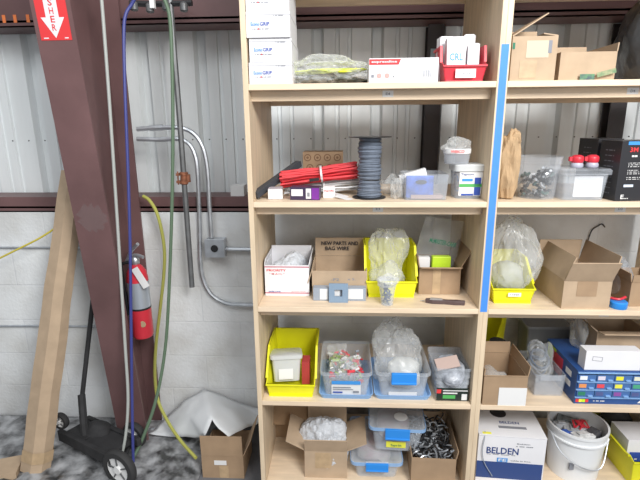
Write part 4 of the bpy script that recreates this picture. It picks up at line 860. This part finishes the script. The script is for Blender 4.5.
# ============================================================ RIGHT UNIT, shelf 4
x0 = 0.941; w_ = 1.117-x0; h = 0.671-S4
t = carton('open brown carton with a sheet of white paper taped to it, fourth shelf', (x0, .004, S4+.0003), w_, .21, h, 0, {'front': (80, .004), 'back': (80, .05), 'left': (95, .03), 'right': (82, .045)}, m=CARD)
bm = NB(); box(bm, w_*.36, w_*1.0, -.0022, -.0006, -.002, h*.62); link('paper_sheet', bm, PAPER, t)
bag('zip_bag', 'crumpled clear bag inside the paper-fronted carton', 'bag', (x0+w_*.36, .09, S4+.01), .05, .055, .11, 150, BAG, .22, sub=3)
t = stack_bin('turned yellow bin at the back left of the fourth shelf', (1.073, .40, S4+.0003), .13, .20, .21, .05, YEL, slope=.7); t.rotation_euler = (0, 0, R(-38)); t.location = (.955, .385, S4+.0003)
t = thing('lidded_jar', 'white jar with a black lid behind the open carton', 'jar', (1.074, .262, S4)); bm = NB(); lathe(bm, [(.035, .0005), (.04, .01), (.04, .13), (.032, .145)], 24); link('jar', bm, BUCKET, t, smooth=True); bm = NB(); lathe(bm, [(.036, .1455), (.036, .165), (.034, .167)], 24); link('lid', bm, BLACK, t, smooth=True)['label'] = 'black screw lid'
x0 = 1.177; x1 = 1.306; w_ = x1-x0; cx = (x0+x1)/2
t = thing('clear_bin', 'clear open bin of grey tubing beside the blue parts cabinet', 'storage bin', (cx, .075, S4)); a, b = w_/2, .11
bm = NB(); loft(bm, [rrect(a*.95, b*.95, .0005, .006, cy=b), rrect(a, b, .10, .008, cy=b), rrect(a-.003, b-.003, .10, .007, cy=b), rrect(a*.95-.003, b*.95-.003, .004, .006, cy=b)]); link('tub', bm, CLEARD, t, smooth=True)
bm = NB(); box(bm, -a*.7, a*.7, -.006, -.0005, .078, .098); link('lip', bm, CLEARD, t)
bm = NB(); rnd = random.Random(15)
for k in range(7):
    r_k = .032+.01*rnd.random(); c_ = Vector((rnd.uniform(-.008, .008), .13+rnd.uniform(-.03, .02), .10+.012*k-.03)); tube(bm, [c_+Vector((r_k*math.cos(i*.52), r_k*1.5*math.sin(i*.52)*.6, r_k*math.sin(i*.52)*.7)) for i in range(13)], .0045, 6, sm=False, m=k % 2)
tag(link('tubing_coil', bm, [GREYCABLE, CLEARD], None, (cx, .075, S4), smooth=True), 'coils of grey and clear tubing in the clear bin', 'tubing')
bag('zip_bag', 'clear bag rising from the bin of grey tubing', 'bag', (cx, .2, S4+.01), .048, .06, .19, 155, BAGT, .2)
t = thing('grey_tote', 'plain grey tote at the very back of the fourth shelf, behind the tubing bin', 'tote', (1.255, .38, S4+.0003)); wt = 1.465-1.255
bm = NB(); loft(bm, [rrect(wt/2-.008, .062, 0, .01, cx=wt/2, cy=.07), rrect(wt/2, .068, .17, .012, cx=wt/2, cy=.07), rrect(wt/2-.004, .064, .17, .01, cx=wt/2, cy=.07), rrect(wt/2-.012, .058, .005, .01, cx=wt/2, cy=.07)]); link('tub', bm, mat('dark_grey_tote', (.16, .165, .17), .5), t, smooth=True)
bm = NB(); loft(bm, [rrect(wt/2+.004, .072, .1705, .012, cx=wt/2, cy=.07), rrect(wt/2+.004, .072, .182, .012, cx=wt/2, cy=.07)]); link('lid', bm, mat('grey_tote_lid', (.24, .245, .25), .5), t)
# small parts cabinet
x0 = 1.323; x1 = x0+.37; h = 0.69-S4; dpt = .30
t = thing('parts_cabinet', 'navy blue small-parts cabinet with rows of clear drawers', 'parts cabinet', (x0, .022, S4+.0003))
w_ = x1-x0; rows3 = 3; zb0 = .034; rh = (h-zb0-.008)/3; cw_ = w_/5.0
bm = NB(); box(bm, 0, w_, .004, dpt, 0, zb0-.003); box(bm, 0, w_, .004, dpt, h-.008, h)
box(bm, 0, .004, .004, dpt, zb0-.003, h-.008); box(bm, w_-.004, w_, .004, dpt, zb0-.003, h-.008); box(bm, .004, w_-.004, dpt-.006, dpt, zb0-.003, h-.008)
for k in range(1, 3): box(bm, .004, w_-.004, .006, dpt-.006, zb0+k*rh-.004, zb0+k*rh-.001)
link('cabinet_body', bm, NAVY, t)
colr = [[(.75, .78, .82), (.66, .62, .72), (.75, .72, .05), (.70, .70, .55), (.5, .5, .5)], [(.72, .28, .10), (.70, .07, .09), (.75, .72, .08), (.07, .35, .20), (.6, .2, .1)], [(.03, .20, .12), (.08, .10, .25), (.25, .08, .32), (.08, .10, .25), (.1, .2, .3)]]
for rw in range(3):
    for cI in range(5):
        xa = .006+cI*(w_-.012)/5; xb = xa+(w_-.012)/5-.003; za = zb0+(2-rw)*rh+.001; zb_ = za+rh-.008
        bm = NB(); box(bm, xa, xb, 0, .002, za, zb_*.0+za+(zb_-za)); box(bm, xa, xb, .002, .12, za, za+.002); box(bm, xa, xa+.0015, .002, .12, za+.002, zb_-.004); box(bm, xb-.0015, xb, .002, .12, za+.002, zb_-.004); dr = link('drawer', bm, mat('blue_clear_drawer', (.10, .22, .50), .2, alpha=.55) if 'blue_clear_drawer' not in bpy.data.materials else bpy.data.materials['blue_clear_drawer'], t)
        cc = colr[rw][cI]; key = 'chip_%d_%d' % (rw, cI); bm = NB(); box(bm, xa+.004, xa+.004+(xb-xa)*.42, -.0012, -.0002, za+.006, zb_-.005); link('drawer_card', bm, mat(key, cc, .6), dr)
        bm = NB(); box(bm, xa+(xb-xa)*.62, xb-.008, -.008, -.0002, za+.004, za+.009); link('pull', bm, LBLUE, dr)
for k in range(4):
    bm = NB(); box(bm, 0, w_, -.0035, .004, zb0+k*rh-.0045 if k < 3 else h-.008, zb0+k*rh-.001 if k < 3 else h-.004); link('shelf_lip', bm, LBLUE, t)
for k, cc in enumerate((INKR, YLAB, LGREEN, INKR)): bm = NB(); box(bm, .006+k*.013, .018+k*.013, .0028, .0038, .008, .022); link('colour_chip', bm, cc, t)
text(t, '- -- ---', .045, .004, (.10, .0034, .014), PAPER); bm = NB(); prism(bm, [(w_-.115, .008), (w_-.085, .008), (w_-.100, .024)], .0030, .0038, 0, 'y'); link('logo', bm, PAPER, t)
bm = NB(); 
for k, (ya, yb_, za, zb_, mi) in enumerate(((.13, .23, .045, h-.018, 0), (.20, .28, .06, h-.006, 1), (.05, .10, .05, .075, 2), (.05, .10, .095, .12, 2))): box(bm, -.0016+.0004*(k % 2), -.0002, ya, yb_, za, zb_, mi)
link('side_print', bm, [mat('red_side_print', (.60, .04, .07), .5), LGREEN, PAPER], t)
q = thing('white_carton', 'flat white box lying on top of the navy parts cabinet', 'box', (1.351, .035, S4+h+.0008)); hh = 0.775-S4-h; bm = NB(); box(bm, 0, .222, 0, .055, 0, hh); link('box_body', bm, WHITE, q, bevel=.0015)
bm = NB(); M = Matrix.Translation((.045, -.0012, hh*.6)) @ Matrix.Rotation(R(6), 4, 'Y'); 
for (a, b, c, d) in ((-.018, .022, .008, .0092), (-.018, .022, -.009, -.0078), (-.018, -.0168, -.009, .0092), (.0208, .022, -.009, .0092)): box(bm, a, b, 0, .0008, c, d, 0, M)
link('address_box', bm, INKG, q)
carton('brown carton with a drooping front flap behind the flat white box', (1.456, .16, S4+h+.0008), .22, .18, .112, 0, {'front': (10, .05), 'left': (40, .04)}, m=CARD2)
bag('zip_bag', 'hanging clear bag left of the upper brown carton, fourth shelf', 'bag', (1.424, .25, S4+h+.0008), .028, .05, .14, 160, BAG, .2)

# ============================================================ RIGHT UNIT, bottom shelf
fx0 = 0.956
t = thing('cable_box', 'white and navy cable pull box with a dark round hole on top', 'box', (0.962-.006, .055, S5+.0003), -4); w_ = .285; hb = 0.358-S5; db = .24
bm = NB(); box(bm, 0, w_, 0, db, 0, hb); link('box_body', bm, WHITE, t, bevel=.002)
bm = NB(); box(bm, 0, w_, -.0028, db*.9, hb+.0002, hb+.003); link('lid', bm, WHITE, t, bevel=.001)
bm = NB(); lathe(bm, [(.036, 0), (.036, .0012)], 28, M=Matrix.Translation((w_*.42, db*.70, hb+.0032)) ); link('hole', bm, INK, t)
text(t, 'BELDEN', .135, .032, (.105, -.0015, hb-.072), NAVYINK); text(t, 'BELDEN', .085, .018, (w_*.53, db*.40, hb+.0036), NAVYINK, (0, 0, 0)); bm = NB(); box(bm, w_*.34, w_*.76, db*.22, db*.29, hb+.0032, hb+.0038); link('stripe', bm, INKG, t)
bm = NB(); box(bm, .0, w_*.98, -.0010, -.0002, .03, hb-.130); link('navy_panel', bm, mat('navy_panel', (.035, .07, .22), .5), t)
bm = NB(); box(bm, .085, .13, -.0018, -.0011, hb-.128, hb-.108); link('blue_square', bm, INKLB, t); text(t, 'FE', .034, .014, (.108, -.0022, hb-.118), PAPER)
text(t, 'cable in box', .085, .006, (.185, -.0015, hb-.118), INKG); text(t, 'Belden', .055, .006, (.19, -.0015, hb-.032), INKG); text(t, '- --- ----', .07, .004, (.195, -.0015, hb-.045), INKG); text(t, '-- --- ---- --', .12, .003, (.1, -.0015, hb-.092), INKG)
bm = NB(); box(bm, .018, .055, .006, .02, hb+.0032, hb+.0038); link('yellow_sticker', bm, YLAB, t)
bm = NB(); tube(bm, [(.03, .02, hb+.005), (.024, -.005, hb-.01), (.018, -.008, hb-.07), (.03, -.008, hb-.13), (.07, -.008, hb-.2)], .0018, 6); link('wire_end', bm, GREY, t, smooth=True)
# bucket
cx = 1.43; zr = 0.369
t = thing('bucket', 'white plastic bucket full of junk on the bottom shelf', 'bucket', (cx, .165, S5)); hb = zr-S5-.012; rr = .122
hb = min(hb, .30)
bm = NB(); lathe(bm, [(rr*.86, .0005), (rr*.965, hb*.80), (rr*1.03, hb*.80), (rr*1.03, hb*.83), (rr*.98, hb*.83), (rr, hb-.012), (rr*1.035, hb-.012), (rr*1.04, hb), (rr*.97, hb), (rr*.93, hb*.5), (rr*.84, .006)], 40); link('bucket_body', bm, BUCKET, t, smooth=True)
bm = NB(); tube(bm, [(-rr*1.02, -.02, hb*.85), (-rr*.85, -rr*.75, hb*.62), (-rr*.2, -rr*1.04, hb*.42), (rr*.5, -rr*.95, hb*.40), (rr*.95, -.05, hb*.8)], .003, 8); link('bail_handle', bm, GALV, t, smooth=True)
bm = NB(); lathe(bm, [(rr*.93, hb*.05), (rr*.93, hb*.32)], 12, M=Matrix.Identity(4), cap0=False, cap1=False) if False else box(bm, -.55*rr, -.40*rr, -rr*.86, -rr*.78, hb*.3, hb*.42); link('printed_mark', bm, INKG, t)
junk = [('blue packet in the bucket', (.05, .12, .45), (-.065, -.02, 0), .04, 20), ('grey plate in the bucket', (.42, .44, .47), (0, .01, .004), .05, -15), ('white sheet of parts in the bucket', (.68, .69, .70), (.005, -.045, .012), .045, 10), ('black tool in the bucket', (.08, .08, .09), (.055, -.02, .006), .045, 35), ('dark grey block in the bucket', (.20, .22, .23), (-.01, .065, .01), .045, -30), ('tan plate in the bucket', (.45, .40, .33), (.05, .05, 0), .04, 60), ('silver fitting in the bucket', (.5, .52, .55), (-.05, .045, .005), .03, 0)]
for k, (lab, cc, off, s_, rz_) in enumerate(junk):
    bm = NB(); M = Matrix.Rotation(R(rz_), 4, 'Z') @ Matrix.Rotation(R(10*math.sin(k*2)), 4, 'X'); box(bm, -s_, s_, -s_*.55, s_*.55, -.012, .012, 0, M); box(bm, -s_*.5, s_*.6, -s_*.3, s_*.3, .012, .018, 0, M)
    tag(link('scrap_part', bm, mat('scrap_%d' % k, cc, .5, var=.3, scale=40), None, (cx+off[0], .165+off[1], S5+hb-.055+off[2]), bevel=.002), lab, 'scrap part')
bm = NB(); 
for k in range(5): tube(bm, [(.03*math.sin(k*2), .03*math.cos(k), .0), (.03*math.sin(k*2+1.5), .02, .012), (.035*math.cos(k*1.3), -.02, .002)], .0035, 6)
tag(link('tangled_rope', bm, REDP, None, (cx+.015, .18, S5+hb-.028), smooth=True), 'tangled red cord lying on top of the junk in the bucket', 'cord')
bm = NB(); box(bm, -.16, .16, -.14, .14, 0, .001) if False else lathe(bm, [(rr*.88, 0), (rr*.9, .004)], 24); tag(link('junk_fill', bm, mat('grey_junk', (.20, .20, .21), .7, var=.5, scale=50), None, (cx, .165, S5+hb-.075)), 'grey bits and debris filling the bucket', 'debris', kind='stuff')
# right yellow bin
x0 = 1.624
stack_bin('big yellow bin at the lower right corner of the photo', (x0, .05, S5+.0003), .24, .36, 0.25-S5, .13, mat('dull_yellow_plastic', (.70, .68, .02), .4, var=.05), rz=0, slope=.16)
q = thing('white_carton', 'white box with blue print inside the big yellow bin', 'box', (x0+.02, .13, S5+.008), 0); bm = NB(); box(bm, 0, .16, 0, .14, 0, .17); link('box_body', bm, WHITE, q, bevel=.001); decal(q, 'blue_print', .012, .14, .05, .11, -.0003, INKB); text(q, '- = -', .08, .016, (.075, -.0015, .08), PAPER)
bag('black_pouch', 'black pouch behind the white box in the big yellow bin', 'pouch', (x0+.09, .34, S5+.01), .075, .055, .2, 170, BLACKM, .12, sub=3)
